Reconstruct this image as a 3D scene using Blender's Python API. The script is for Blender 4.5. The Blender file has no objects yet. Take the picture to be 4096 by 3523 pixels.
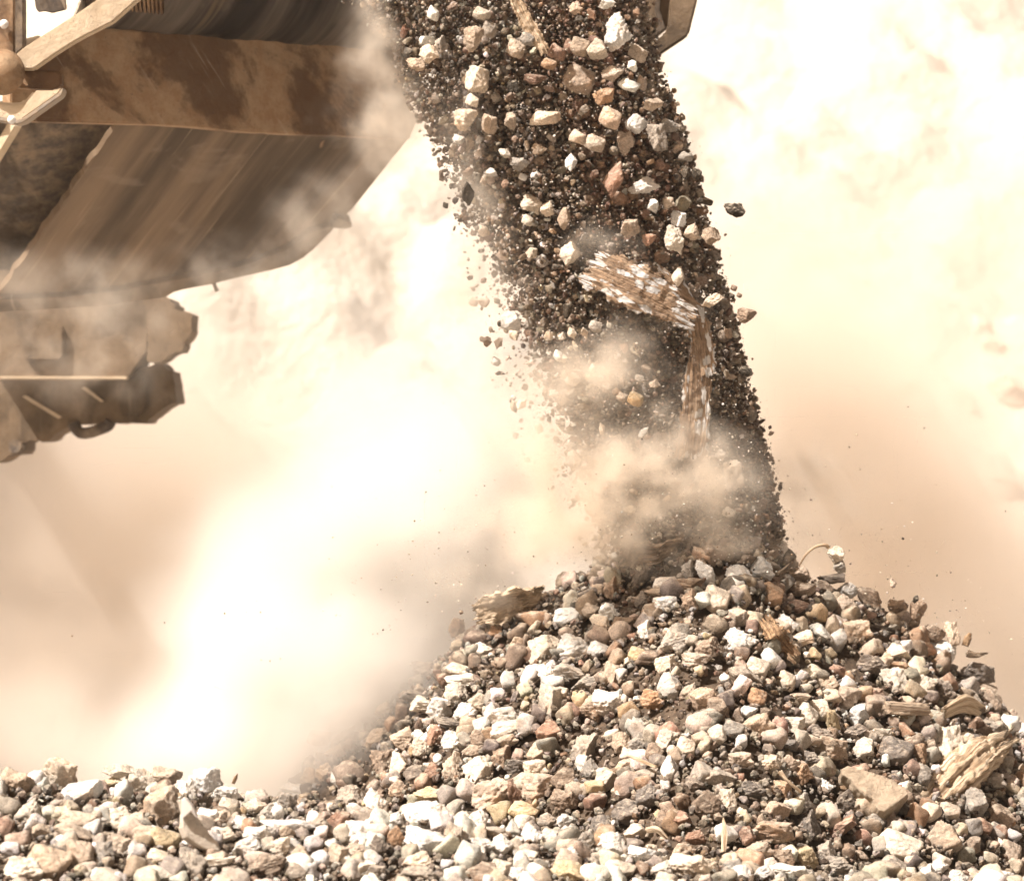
import bpy, bmesh, math, random
import numpy as np
from mathutils import Vector, Matrix, Euler

random.seed(7)
RNG = np.random.default_rng(7)
S = bpy.context.scene
COL = S.collection

# ------------------------------------------------------------------ camera
CAMZ, DIST, PX = 1.10, 8.0, 0.0025            # metres per render pixel at 8 m
cam_d = bpy.data.cameras.new("camera")
cam = bpy.data.objects.new("camera", cam_d)
COL.objects.link(cam)
cam.location = (0, -DIST, CAMZ)
cam.rotation_euler = (math.radians(90), 0, 0)
cam_d.sensor_width = 36
cam_d.lens = 36 * DIST / (1024 * PX)
cam_d.clip_start = 0.1
cam_d.clip_end = 600
cam_d.dof.use_dof = True
cam_d.dof.focus_distance = 7.2
cam_d.dof.aperture_fstop = 4.5
S.camera = cam

# ------------------------------------------------------------------ light
SUN_EL, SUN_AZ = 52.0, -54.0                  # azimuth: degrees from -Y (camera side) towards -X
w = bpy.data.worlds.new("World")
S.world = w
w.use_nodes = True
wn, wl = w.node_tree.nodes, w.node_tree.links
bg = wn["Background"]
sky = wn.new("ShaderNodeTexSky")
sky.sky_type = 'NISHITA'
sky.sun_disc = False
sky.dust_density = 8.0
sky.air_density = 0.6
sky.ozone_density = 0.4
sd = Vector((math.sin(math.radians(SUN_AZ)) * math.cos(math.radians(SUN_EL)),
             -math.cos(math.radians(SUN_AZ)) * math.cos(math.radians(SUN_EL)),
             math.sin(math.radians(SUN_EL))))
sky.sun_elevation = math.radians(SUN_EL)
sky.sun_rotation = math.atan2(sd.x, sd.y)
tint = wn.new("ShaderNodeMix"); tint.data_type = 'RGBA'; tint.blend_type = 'MULTIPLY'
tint.inputs[0].default_value = 1.0
tint.inputs[7].default_value = (1.0, 0.79, 0.58, 1)      # dust laden air
wl.new(sky.outputs[0], tint.inputs[6])
wl.new(tint.outputs[2], bg.inputs[0])
bg.inputs[1].default_value = 0.055
sun_d = bpy.data.lights.new("sun", 'SUN')
sun_d.energy = 5.0
sun_d.angle = math.radians(0.5)
sun_d.color = (1.0, 0.94, 0.875)
sun = bpy.data.objects.new("sun", sun_d)
COL.objects.link(sun)
sun.rotation_euler = sd.to_track_quat('Z', 'Y').to_euler()
sun.location = (-6, -6, 10)

S.view_settings.view_transform = 'Standard'
S.view_settings.look = 'None'
S.view_settings.exposure = 0.93
S.view_settings.gamma = 1
S.render.engine = 'CYCLES'
S.cycles.use_denoising = True
S.cycles.use_adaptive_sampling = True
S.cycles.adaptive_threshold = 0.03
S.cycles.adaptive_min_samples = 16
S.cycles.max_bounces = 7
S.cycles.diffuse_bounces = 3
S.cycles.glossy_bounces = 2
S.cycles.volume_bounces = 6
S.cycles.transparent_max_bounces = 8
S.cycles.volume_step_rate = 1.0
S.cycles.volume_max_steps = 128
S.cycles.sample_clamp_indirect = 4

# ------------------------------------------------------------------ helpers
def P(px, py, y=0.0):
    """render pixel and depth y -> world point"""
    k = (y + DIST) / DIST * PX
    return Vector(((px - 512) * k, y, CAMZ + (440 - py) * k))

def Q(sx, sy, y=0.0):                            # the same from full-size photo pixels
    return P(sx / 4, sy / 4, y)

def _hash(ix, iy, iz, seed):
    h = (ix.astype(np.int64) * 374761393 + iy.astype(np.int64) * 668265263 + iz.astype(np.int64) * 2147483647 + seed * 974634777) & 0xffffffff
    h = ((h ^ (h >> 13)) * 1274126177) & 0xffffffff
    h = (h ^ (h >> 16)) & 0xffffffff
    return h / 4294967295.0

def vnoise(p, seed=0):
    f = np.floor(p); t = p - f; t = t * t * (3 - 2 * t); f = f.astype(np.int64)
    r = 0
    for dx in (0, 1):
        for dy in (0, 1):
            for dz in (0, 1):
                wgt = (t[:, 0] if dx else 1 - t[:, 0]) * (t[:, 1] if dy else 1 - t[:, 1]) * (t[:, 2] if dz else 1 - t[:, 2])
                r = r + wgt * _hash(f[:, 0] + dx, f[:, 1] + dy, f[:, 2] + dz, seed)
    return r * 2 - 1

def fbm(p, seed=0, octv=4, gain=0.5):
    a, s, r = 1.0, 1.0, 0
    for i in range(octv):
        r = r + a * vnoise(p * s + 17.3 * i, seed + i)
        a *= gain; s *= 2.03
    return r

def ico(sub):
    bm = bmesh.new()
    bmesh.ops.create_icosphere(bm, subdivisions=sub, radius=1)
    v = np.array([q.co[:] for q in bm.verts]); bm.verts.index_update()
    f = np.array([[q.index for q in g.verts] for g in bm.faces])
    bm.free()
    return v, f

ICO = {k: ico(k) for k in (1, 2, 3, 5)}

def rock_verts(sub, seed, kind='a'):
    """angular, pitted or rounded stone, scaled into the unit box (-1..1)"""
    r = np.random.default_rng(seed)
    d = ICO[sub][0]
    d = d / np.linalg.norm(d, axis=1)[:, None]
    K = {'a': 7, 'p': 8, 'r': 10, 's': 8}[kind]
    n = r.normal(size=(K, 3)); n /= np.linalg.norm(n, axis=1)[:, None]
    off = r.uniform(0.55, 1.0, K)
    base = np.vstack([np.eye(3), -np.eye(3)])
    q = np.linalg.qr(r.normal(size=(3, 3)))[0]
    n = np.vstack([n, base @ q]); off = np.concatenate([off, r.uniform(0.7, 0.95, 6)])
    dots = d @ n.T
    rr = np.where(dots > 0.02, off[None, :] / np.maximum(dots, 0.02), 50)
    sharp = {'a': 60, 'p': 34, 'r': 15, 's': 50}[kind]
    rad = (np.sum(rr ** (-sharp), axis=1)) ** (-1 / sharp)
    v = d * rad[:, None]
    o = r.uniform(-50, 50, 3)
    if sub >= 3:
        amp = {'a': .09, 'p': .15, 'r': .06, 's': .08}[kind]
        v = v * (1 + amp * fbm(v * 2.2 + o, seed, 3)[:, None])
        fine = fbm(v * 6 + o, seed + 5, 4, .6)
        chip = -np.abs(vnoise(v * 3.3 + o, seed + 7)) - .5 * np.abs(vnoise(v * 8 + o, seed + 8))
        v = v * (1 + ({'a': .045, 'p': .075, 'r': .028, 's': .045}[kind]) * fine[:, None] + .07 * chip[:, None])
        if kind == 'p':
            pit = vnoise(v * 9 + o, seed + 9)
            v = v * (1 - .08 * np.clip(pit - .35, 0, 1)[:, None])
        if kind == 's':
            v = v * (1 + .02 * np.sin(v[:, 2] * 26 + 3 * vnoise(v * 2 + o, seed))[:, None])
    else:
        v = v * (1 + .16 * vnoise(v * 1.6 + o, seed)[:, None])
    lo, hi = v.min(0), v.max(0)
    return (v - (lo + hi) / 2) / ((hi - lo) / 2)

def mesh_np(name, v, f, mat, smooth=True, col=None):
    me = bpy.data.meshes.new(name)
    nf, k = f.shape
    me.vertices.add(len(v)); me.loops.add(nf * k); me.polygons.add(nf)
    me.vertices.foreach_set("co", np.ascontiguousarray(v, dtype=np.float32).ravel())
    me.loops.foreach_set("vertex_index", np.ascontiguousarray(f, dtype=np.int32).ravel())
    me.polygons.foreach_set("loop_start", np.arange(0, nf * k, k, dtype=np.int32))
    me.polygons.foreach_set("loop_total", np.full(nf, k, dtype=np.int32))
    me.polygons.foreach_set("use_smooth", np.full(nf, smooth))
    if col is not None:
        a = me.color_attributes.new("tone", 'FLOAT_COLOR', 'POINT')
        c = np.ones((len(v), 4), dtype=np.float32); c[:, :3] = col
        a.data.foreach_set("color", c.ravel())
    me.update(calc_edges=True)
    me.validate()
    if mat: me.materials.append(mat)
    return me

def link(name, me, parent=None, loc=None, label=None, cat=None, group=None, kind=None):
    o = bpy.data.objects.new(name, me)
    COL.objects.link(o)
    if parent:
        o.parent = parent
    if loc is not None: o.location = loc
    if label: o["label"] = label
    if cat: o["category"] = cat
    if group: o["group"] = group
    if kind: o["kind"] = kind
    return o

def empty(name, loc, label, cat, group=None):
    o = bpy.data.objects.new(name, None); COL.objects.link(o)
    o.location = loc; o.empty_display_size = .1
    o["label"] = label; o["category"] = cat
    if group: o["group"] = group
    return o

def bm_obj(name, bm, mat, parent=None, smooth=False, **kw):
    me = bpy.data.meshes.new(name)
    bm.to_mesh(me); bm.free()
    me.materials.append(mat)
    for p in me.polygons: p.use_smooth = smooth
    o = link(name, me, None, **kw)
    if parent:
        o.parent = parent
        o.matrix_parent_inverse = Matrix.Translation(-Vector(parent.location))
    return o

def prism(pts_front, pts_back, bevel=0.0):
    """closed solid between two matching outlines"""
    bm = bmesh.new()
    a = [bm.verts.new(p) for p in pts_front]; b = [bm.verts.new(p) for p in pts_back]
    n = len(a)
    bm.faces.new(a); bm.faces.new(b[::-1])
    for i in range(n):
        bm.faces.new((a[i], b[i], b[(i + 1) % n], a[(i + 1) % n]))
    bmesh.ops.recalc_face_normals(bm, faces=bm.faces)
    if bevel:
        bmesh.ops.bevel(bm, geom=bm.edges[:], offset=bevel, segments=2, affect='EDGES', clamp_overlap=True)
    return bm

def tube(path, r, seg=10, r2=None):
    bm = bmesh.new(); rings = []
    n = len(path)
    for i, p in enumerate(path):
        t = (path[min(i + 1, n - 1)] - path[max(i - 1, 0)]).normalized()
        u = t.cross(Vector((0, 1, 0.02))).normalized(); v = t.cross(u)
        rad = r if r2 is None else r + (r2 - r) * i / (n - 1)
        rings.append([bm.verts.new(p + (u * math.cos(a) + v * math.sin(a)) * rad) for a in [2 * math.pi * k / seg for k in range(seg)]])
    for A, B in zip(rings, rings[1:]):
        for k in range(seg):
            bm.faces.new((A[k], A[(k + 1) % seg], B[(k + 1) % seg], B[k]))
    bm.faces.new(rings[0][::-1]); bm.faces.new(rings[-1])
    bmesh.ops.recalc_face_normals(bm, faces=bm.faces)
    return bm

def catmull(pts, n):
    pts = [Vector(p) for p in pts]; out = []
    P4 = [pts[0] * 2 - pts[1]] + pts + [pts[-1] * 2 - pts[-2]]
    m = len(pts) - 1
    for i in range(n + 1):
        t = i / n * m; k = min(int(t), m - 1); t -= k
        a, b, c, d = P4[k:k + 4]
        out.append(.5 * ((2 * b) + (c - a) * t + (2 * a - 5 * b + 4 * c - d) * t * t + (3 * b - a - 3 * c + d) * t ** 3))
    return out

def loft(name, mat, path, widths, thicks, wdir, seed=0, n=60, seg=40, ex=3.0, ridge=.1, rough=.05, ragged=.1, smooth=True):
    """wood, bark and boards: a superellipse swept along a path, grooved along the grain, with ragged ends"""
    pts = catmull(path, n)
    L = sum((pts[i + 1] - pts[i]).length for i in range(n))
    s = np.linspace(0, 1, n + 1)
    W = np.interp(s, np.linspace(0, 1, len(widths)), widths); T = np.interp(s, np.linspace(0, 1, len(thicks)), thicks)
    wd = [Vector(q) for q in (wdir if isinstance(wdir, list) else [wdir])]
    V = []; G = []
    ang = np.linspace(0, 2 * np.pi, seg, endpoint=False)
    for i in range(n + 1):
        t = (pts[min(i + 1, n)] - pts[max(i - 1, 0)]).normalized()
        k = s[i] * (len(wd) - 1); k0 = min(int(k), max(len(wd) - 2, 0))
        ww = wd[k0].lerp(wd[min(k0 + 1, len(wd) - 1)], k - k0)
        u = (ww - t * ww.dot(t)).normalized(); v = t.cross(u)
        ca, sa = np.cos(ang), np.sin(ang)
        cx = np.sign(ca) * np.abs(ca) ** (2 / ex) * W[i]; cy = np.sign(sa) * np.abs(sa) ** (2 / ex) * T[i]
        c = np.array(pts[i])
        ring = c + cx[:, None] * np.array(u) + cy[:, None] * np.array(v)
        g = vnoise(np.stack([ca * 5, sa * 5, np.full(seg, s[i] * 1.3)], 1), seed) * .6 + vnoise(np.stack([ca * 11, sa * 11, np.full(seg, s[i] * 2)], 1), seed + 1) * .4
        outd = (ring - c)
        rg = vnoise(np.stack([ca * 7, sa * 7, np.full(seg, 3. if i < n / 2 else 9.)], 1), seed + 3)
        endw = max(0, 1 - min(s[i], 1 - s[i]) * 7)
        sgn = -1 if i < n / 2 else 1
        ring = c + outd * (1 + ridge * g)[:, None] + np.outer(rg * ragged * L * endw * sgn * .5, np.array(t))
        ring = ring + rough * min(W[i], T[i]) * fbm(ring / max(W.max() * .5, 1e-4), seed + 7, 3)[:, None] * (outd / (np.linalg.norm(outd, axis=1)[:, None] + 1e-9))
        V.append(ring)
        G.append(np.stack([np.full(seg, s[i] * L), cx, cy], 1))
    V = np.vstack(V); cen0, cen1 = V[:seg].mean(0), V[-seg:].mean(0)
    V = np.vstack([V, cen0, cen1]); G = np.vstack(G + [G[0].mean(0)[None], G[-1].mean(0)[None]])
    F = []
    for i in range(n):
        for k in range(seg):
            a, b = i * seg + k, i * seg + (k + 1) % seg
            F.append((a, b, b + seg, a + seg))
    m = len(V)
    T3 = []
    for k in range(seg):
        T3.append((m - 2, (k + 1) % seg, k)); T3.append((m - 1, n * seg + k, n * seg + (k + 1) % seg))
    org = V.mean(0)
    me = bpy.data.meshes.new(name)
    me.from_pydata([tuple(q) for q in (V - org)], [], F + T3)
    at = me.attributes.new("grain", 'FLOAT_VECTOR', 'POINT')
    at.data.foreach_set("vector", G.astype(np.float32).ravel())
    for p in me.polygons: p.use_smooth = smooth
    me.materials.append(mat)
    return me, Vector(org)

def board(name, mat, path, widths, thick, wdir, seed=0, n=90, m=36, groove=.002, rough=.002, ragged=.05, notch=.06, warp=0.0, curl=0.0):
    """a flat split board or sheet of bark: grooved along the grain, ragged ends and edges"""
    pts = catmull(path, n)
    L = sum((pts[i + 1] - pts[i]).length for i in range(n)); s = np.linspace(0, 1, n + 1)
    W = np.interp(s, np.linspace(0, 1, len(widths)), widths); wd = [Vector(q) for q in wdir]
    x = np.linspace(-1, 1, m); z0 = np.zeros(m)
    e0 = vnoise(np.stack([x * 9, z0 + 1, z0], 1), seed) * .6 + vnoise(np.stack([x * 23, z0 + 1, z0], 1), seed + 1) * .4
    e1 = vnoise(np.stack([x * 9, z0 + 9, z0], 1), seed) * .6 + vnoise(np.stack([x * 23, z0 + 9, z0], 1), seed + 1) * .4
    V = []; G = []
    for i in range(n + 1):
        t = (pts[min(i + 1, n)] - pts[max(i - 1, 0)]).normalized()
        k = s[i] * (len(wd) - 1); k0 = min(int(k), max(len(wd) - 2, 0))
        ww = wd[k0].lerp(wd[min(k0 + 1, len(wd) - 1)], k - k0)
        u = (ww - t * ww.dot(t)).normalized(); v = t.cross(u)
        if v.y > 0: v = -v                                # the face turned to the viewer side
        nl = 1 + notch * float(vnoise(np.array([[s[i] * 14, 3., seed]]), seed)[0] + .6 * vnoise(np.array([[s[i] * 50, 3., seed]]), seed)[0])
        nr = 1 + notch * float(vnoise(np.array([[s[i] * 14, 30., seed]]), seed)[0] + .6 * vnoise(np.array([[s[i] * 50, 30., seed]]), seed)[0])
        X = np.where(x < 0, x * nl, x * nr) * W[i]
        f0 = np.clip(1 - s[i] * 5, 0, 1); f1 = np.clip(1 - (1 - s[i]) * 5, 0, 1)
        al = (-e0 * f0 + e1 * f1) * ragged * L
        gx = X * 160
        g = vnoise(np.stack([gx, z0 + s[i] * L * 7, z0], 1), seed + 2) + .6 * vnoise(np.stack([gx * 2.3, z0 + s[i] * L * 12, z0], 1), seed + 3)
        rr = fbm(np.stack([X * 60, z0 + s[i] * L * 60, z0], 1), seed + 4, 3)
        d = g * groove + rr * rough + curl * W[i] * (x ** 2) + warp * math.sin(s[i] * 9 + seed)
        c = np.array(pts[i])
        base = c + np.outer(X, np.array(u)) + np.outer(al, np.array(t))
        th = thick * (1 + .3 * rr) * (1 - .35 * np.abs(x) ** 6)
        V.append(base + np.outer(d + th * .5, np.array(v))); V.append((base + np.outer(curl * W[i] * x ** 2 + warp * math.sin(s[i] * 9 + seed) - th * .5, np.array(v)))[::-1])
        G.append(np.stack([np.full(m, s[i] * L), X, z0], 1)); G.append(np.stack([np.full(m, s[i] * L), X, z0 + .01], 1)[::-1])
    V = np.vstack(V); G = np.vstack(G); c2 = 2 * m
    F = [(i * c2 + k, i * c2 + (k + 1) % c2, (i + 1) * c2 + (k + 1) % c2, (i + 1) * c2 + k) for i in range(n) for k in range(c2)]
    for o in (0, n * c2):
        for k in range(m - 1):
            q = (o + k, o + c2 - 1 - k, o + c2 - 2 - k, o + k + 1)
            F.append(q if o == 0 else q[::-1])
    org = V.mean(0)
    me = bpy.data.meshes.new(name); me.from_pydata([tuple(q) for q in (V - org)], [], F)
    at = me.attributes.new("grain", 'FLOAT_VECTOR', 'POINT'); at.data.foreach_set("vector", G.astype(np.float32).ravel())
    bm = bmesh.new(); bm.from_mesh(me); bmesh.ops.recalc_face_normals(bm, faces=bm.faces); bm.to_mesh(me); bm.free()
    me.materials.append(mat)
    return me, Vector(org)

def lin(pts, n):
    d = [0]
    for a, b in zip(pts, pts[1:]): d.append(d[-1] + (b - a).length)
    out = []
    for i in range(n + 1):
        q = d[-1] * i / n
        out.append(Vector([float(np.interp(q, d, [p[k] for p in pts])) for k in range(3)]))
    return out

# ------------------------------------------------------------------ materials
def new_mat(name):
    m = bpy.data.materials.new(name); m.use_nodes = True
    nt = m.node_tree
    b = nt.nodes["Principled BSDF"]
    b.inputs["Roughness"].default_value = .9
    b.inputs["Specular IOR Level"].default_value = .25
    return m, nt, b

class NT:
    def __init__(s, nt): s.nt = nt
    def n(s, t, **kw):
        q = s.nt.nodes.new(t)
        for k, v in kw.items(): setattr(q, k, v)
        return q
    def link(s, a, b): s.nt.links.new(a, b)
    def noise(s, vec, scale, detail=4, rough=.55, dist=0):
        q = s.n("ShaderNodeTexNoise"); q.inputs["Scale"].default_value = scale; q.inputs["Detail"].default_value = detail
        q.inputs["Roughness"].default_value = rough; q.inputs["Distortion"].default_value = dist
        if vec is not None: s.link(vec, q.inputs["Vector"])
        return q.outputs[0]
    def ramp(s, fac, a, b, lo=0, hi=1):
        q = s.n("ShaderNodeMapRange"); q.interpolation_type = 'SMOOTHSTEP'
        q.inputs[1].default_value = a; q.inputs[2].default_value = b; q.inputs[3].default_value = lo; q.inputs[4].default_value = hi
        s.link(fac, q.inputs[0]); return q.outputs[0]
    def math(s, op, a, b=None):
        q = s.n("ShaderNodeMath", operation=op)
        for i, x in enumerate((a, b)):
            if x is None: continue
            if isinstance(x, (int, float)): q.inputs[i].default_value = x
            else: s.link(x, q.inputs[i])
        return q.outputs[0]
    def mix(s, f, a, b, blend='MIX'):
        q = s.n("ShaderNodeMix", data_type='RGBA', blend_type=blend)
        for i, x in ((0, f), (6, a), (7, b)):
            if isinstance(x, (int, float)): q.inputs[i].default_value = x
            elif isinstance(x, tuple): q.inputs[i].default_value = (*x, 1) if len(x) == 3 else x
            else: s.link(x, q.inputs[i])
        return q.outputs[2]
    def mapping(s, vec, scale, rot=(0, 0, 0)):
        q = s.n("ShaderNodeMapping"); q.inputs["Scale"].default_value = scale; q.inputs["Rotation"].default_value = rot
        s.link(vec, q.inputs["Vector"]); return q.outputs[0]
    def bump(s, h, strength, dist, bsdf, prev=None):
        q = s.n("ShaderNodeBump"); q.inputs["Strength"].default_value = strength; q.inputs["Distance"].default_value = dist
        s.link(h, q.inputs["Height"])
        if prev is not None: s.link(prev, q.inputs["Normal"])
        s.link(q.outputs[0], bsdf.inputs["Normal"]); return q.outputs[0]

def stone_mat(name, attr):
    m, nt, b = new_mat(name); g = NT(nt)
    geo = g.n("ShaderNodeNewGeometry"); pos = geo.outputs["Position"]
    if attr:
        c = g.n("ShaderNodeAttribute"); c.attribute_name = "tone"; base = c.outputs["Color"]
    else:
        base = g.n("ShaderNodeObjectInfo").outputs["Color"]
    big = g.noise(pos, 28, 4, .6)
    fine = g.noise(pos, 260, 5, .7)
    var = g.ramp(big, .25, .75, .72, 1.2)
    v2 = g.ramp(fine, .3, .7, .74, 1.2)
    col = g.mix(1.0, base, g.n("ShaderNodeCombineColor").outputs[0], 'MULTIPLY')
    cc = col.node.inputs[7].links[0].from_node
    vv = g.math('MULTIPLY', var, v2)
    for i in range(3): g.link(vv, cc.inputs[i])
    # rusty / warm blotches of the stone itself
    bl = g.noise(pos, 14, 3, .5, .5)
    col = g.mix(g.ramp(bl, .55, .75, 0, .45), col, g.mix(1.0, col, (1.05, .78, .55), 'MULTIPLY'))
    # settled dust on the upper faces
    sep = g.n("ShaderNodeSeparateXYZ"); g.link(geo.outputs["Normal"], sep.inputs[0])
    up = g.ramp(sep.outputs[2], .1, .9)
    dn = g.ramp(g.noise(pos, 60, 4, .65), .42, .62)
    dust = g.math('MULTIPLY', g.math('MULTIPLY', up, dn), .5)
    col = g.mix(dust, col, (.62, .53, .42))
    # dark pores
    vor = g.n("ShaderNodeTexVoronoi"); vor.inputs["Scale"].default_value = 190; g.link(pos, vor.inputs["Vector"])
    pore = g.math('MULTIPLY', g.ramp(vor.outputs["Distance"], .12, .3, 1, 0), g.ramp(g.noise(pos, 40, 2), .48, .62))
    col = g.mix(g.math('MULTIPLY', pore, .55), col, (.06, .045, .03))
    g.link(col, b.inputs["Base Color"])
    p = g.bump(g.noise(pos, 75, 6, .72), .8, .007, b)
    h2 = g.math('SUBTRACT', g.noise(pos, 330, 3, .7), g.math('MULTIPLY', pore, .6))
    g.bump(h2, .7, .0025, b, p)
    return m

M_STONE = stone_mat("weathered_stone", False)
M_GRAVEL = stone_mat("gravel_stone", True)

def simple_stone(name, c1, c2, scale, bump=.02):
    m, nt, b = new_mat(name); g = NT(nt)
    pos = g.n("ShaderNodeNewGeometry").outputs["Position"]
    f = g.ramp(g.noise(pos, scale, 6, .6), .3, .7)
    g.link(g.mix(f, c1, c2), b.inputs["Base Color"])
    g.bump(g.noise(pos, scale * 3, 6, .7), .8, bump, b)
    return m

def wood_mat(name, c_dark, c_light, paint=None, dusty=.2):
    m, nt, b = new_mat(name); g = NT(nt)
    a = g.n("ShaderNodeAttribute"); a.attribute_name = "grain"
    v = g.mapping(a.outputs["Vector"], (9, 140, 90))
    gr = g.noise(v, 1.0, 5, .65, .4)
    col = g.mix(g.ramp(gr, .35, .65), c_dark, c_light)
    if paint:
        dv = g.n("ShaderNodeVectorMath", operation='ADD'); g.link(g.mapping(a.outputs["Vector"], (20, 62, 30)), dv.inputs[0])
        nz = g.n("ShaderNodeTexNoise"); nz.inputs["Scale"].default_value = 2.2; nz.inputs["Detail"].default_value = 4; g.link(g.mapping(a.outputs["Vector"], (20, 62, 30)), nz.inputs["Vector"])
        sc = g.n("ShaderNodeVectorMath", operation='SCALE'); sc.inputs["Scale"].default_value = .55; g.link(nz.outputs[1], sc.inputs[0]); g.link(sc.outputs[0], dv.inputs[1])
        vr = g.n("ShaderNodeTexVoronoi"); vr.inputs["Scale"].default_value = 1; g.link(dv.outputs[0], vr.inputs["Vector"])
        ve = g.n("ShaderNodeTexVoronoi", feature='DISTANCE_TO_EDGE'); ve.inputs["Scale"].default_value = 1; g.link(dv.outputs[0], ve.inputs["Vector"])
        sp = g.n("ShaderNodeSeparateColor"); g.link(vr.outputs["Color"], sp.inputs[0])
        f = g.math('MULTIPLY', g.ramp(sp.outputs[0], .30, .36), g.ramp(ve.outputs["Distance"], .05, .12))
        pt = g.mix(sp.outputs[1], paint, tuple(q * .72 for q in paint)); paint = pt
        col = g.mix(f, col, paint)
    pos = g.n("ShaderNodeNewGeometry").outputs["Position"]
    col = g.mix(g.ramp(g.noise(pos, 30, 4, .6), .5, .7, 0, dusty), col, (.6, .5, .38))
    g.link(col, b.inputs["Base Color"])
    g.bump(gr, 1.0, .01, b)
    return m

def steel_mat(name, base, stain, streak_rot=0.0, dirt=(.42, .31, .2), scale=6, dirt_amt=.6, stain_amt=.8):
    """dirty painted steel: caked dust, dark damp stains, scratches"""
    m, nt, b = new_mat(name); g = NT(nt)
    pos = g.n("ShaderNodeNewGeometry").outputs["Position"]
    rv = g.mapping(pos, (1, 1, 1), (0, streak_rot, 0))
    st = g.mapping(rv, (2.6, 1, 1.5))
    n1 = g.noise(st, scale * .42, 7, .62, .35)
    n2 = g.noise(pos, scale * 3.2, 6, .7)
    n3 = g.noise(g.mapping(rv, (60, 4, 3)), 1.0, 4, .6)
    col = g.mix(g.ramp(n2, .35, .65, 0, dirt_amt), base, dirt)
    n1 = g.math('ADD', n1, g.math('MULTIPLY', g.math('SUBTRACT', n2, .5), .32))
    col = g.mix(g.ramp(n1, .46, .60, 0, stain_amt), col, stain)
    col = g.mix(g.ramp(n3, .62, .75, 0, .35), col, (.5, .4, .3))
    fl = g.noise(pos, scale * 16, 3, .7)
    col = g.mix(g.ramp(fl, .62, .7, 0, .5), col, (.12, .09, .07))
    g.link(col, b.inputs["Base Color"])
    b.inputs["Roughness"].default_value = .75
    g.bump(g.noise(pos, scale * 7, 6, .7), .5, .01, b)
    return m

M_STEEL = steel_mat("dusty_brown_steel", (.27, .165, .092), (.075, .038, .02), .55)
M_PALE = steel_mat("dust_caked_steel", (.50, .40, .28), (.34, .25, .17), 0, dirt=(.6, .5, .38), stain_amt=.4)
M_DARKSTEEL = steel_mat("dark_steel", (.09, .075, .065), (.04, .03, .025), .4, dirt_amt=.5)
M_MACHINE = steel_mat("dusty_machine_steel", (.135, .095, .06), (.07, .05, .033), 0, dirt=(.22, .16, .105), scale=5)
M_BOLT = steel_mat("worn_bolt", (.3, .27, .24), (.15, .12, .1), 0)

def belt_mat(name, axis_rot, freq, dark, pale):
    m, nt, b = new_mat(name); g = NT(nt)
    pos = g.n("ShaderNodeNewGeometry").outputs["Position"]
    a = g.n("ShaderNodeAttribute"); a.attribute_name = "across"
    v = g.mapping(a.outputs["Vector"], (freq, .35, 1))
    s1 = g.noise(v, 1.0, 5, .62, .15)
    s2 = g.noise(g.mapping(a.outputs["Vector"], (freq * 6, .9, 1)), 1.0, 3, .6)
    patch = g.noise(pos, 4.5, 5, .6, .6)
    col = g.mix(g.ramp(s1, .38, .66), dark, pale)
    col = g.mix(g.ramp(s2, .60, .70, 0, .45), col, (.40, .30, .2))
    col = g.mix(g.ramp(patch, .56, .66, 0, .35), col, (.26, .2, .15))
    tear = g.noise(g.mapping(a.outputs["Vector"], (freq * 2.5, 6, 1)), 1.0, 2, .5)
    col = g.mix(g.ramp(tear, .72, .76, 0, .9), col, (.35, .22, .13))
    g.link(col, b.inputs["Base Color"])
    b.inputs["Roughness"].default_value = .6
    g.bump(s2, .35, .006, b)
    return m

M_BELT = belt_mat("worn_rubber_belt", 0, 5.0, (.06, .042, .028), (.20, .14, .09))
M_DRUMBELT = belt_mat("polished_rubber_belt", 0, 4.2, (.04, .033, .03), (.36, .30, .25))

# ------------------------------------------------------------------ ground, heap, hillside
APX, APY, APZ = 0.44, 0.05, 0.90
# the crest line of the heap, seen from the side
CR = [(-60, 990), (150, 885), (275, 800), (295, 775), (325, 748), (372, 715), (425, 660), (465, 625), (520, 598), (590, 562), (635, 530), (665, 504), (700, 500),
      (745, 516), (780, 548), (835, 592), (872, 600), (900, 612), (940, 645), (980, 680), (1024, 712), (1090, 760), (1300, 900)]
CRX = [(u - 512) * PX for u, v in CR]; CRZ = [(880 - v) * PX for u, v in CR]
def cone_h(x, y):
    dx = x - APX; dy = y - APY
    crest = np.interp(x, CRX, CRZ)
    return crest - np.sqrt((dy * .60) ** 2 + .0016) + .03

RIDX = [-3, -1.3, -.55, -.15, .3, .6, 1.0, 1.6, 3]
RIDZ = [.40, .415, .40, .365, .275, .235, .205, .19, .19]
def ridge_h(x, y):
    zr = np.interp(x, RIDX, RIDZ)
    return zr - np.where(y > -1.5, .75, .33) * np.sqrt((y + 1.5) ** 2 + .004) + .02

def heap_h(x, y):
    x = np.asarray(x, float); y = np.asarray(y, float)
    a, b = cone_h(x, y), ridge_h(x, y)
    k = .03
    m = np.maximum(a, b); h = m + k * np.log(np.exp((a - m) / k) + np.exp((b - m) / k)) - k * .3
    p = np.stack([x.ravel() * 3.1, y.ravel() * 3.1, np.zeros(x.size)], 1)
    h = h + .022 * fbm(p, 3, 3).reshape(x.shape)
    return np.maximum(h, -.02)

def heap_hit(px, py):
    """where the view through this pixel meets the heap (or passes closest above it)"""
    ys = np.linspace(-2.6, .8, 500)
    k = (ys + DIST) / DIST * PX
    xs = (px - 512) * k; zs = CAMZ + (440 - py) * k
    gap = zs - heap_h(xs, ys)
    i = np.where(gap < 0)[0]
    j = i[0] if len(i) else int(np.argmin(gap))
    return Vector((xs[j], ys[j], zs[j])), float((ys[j] + DIST) / DIST)

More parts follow.
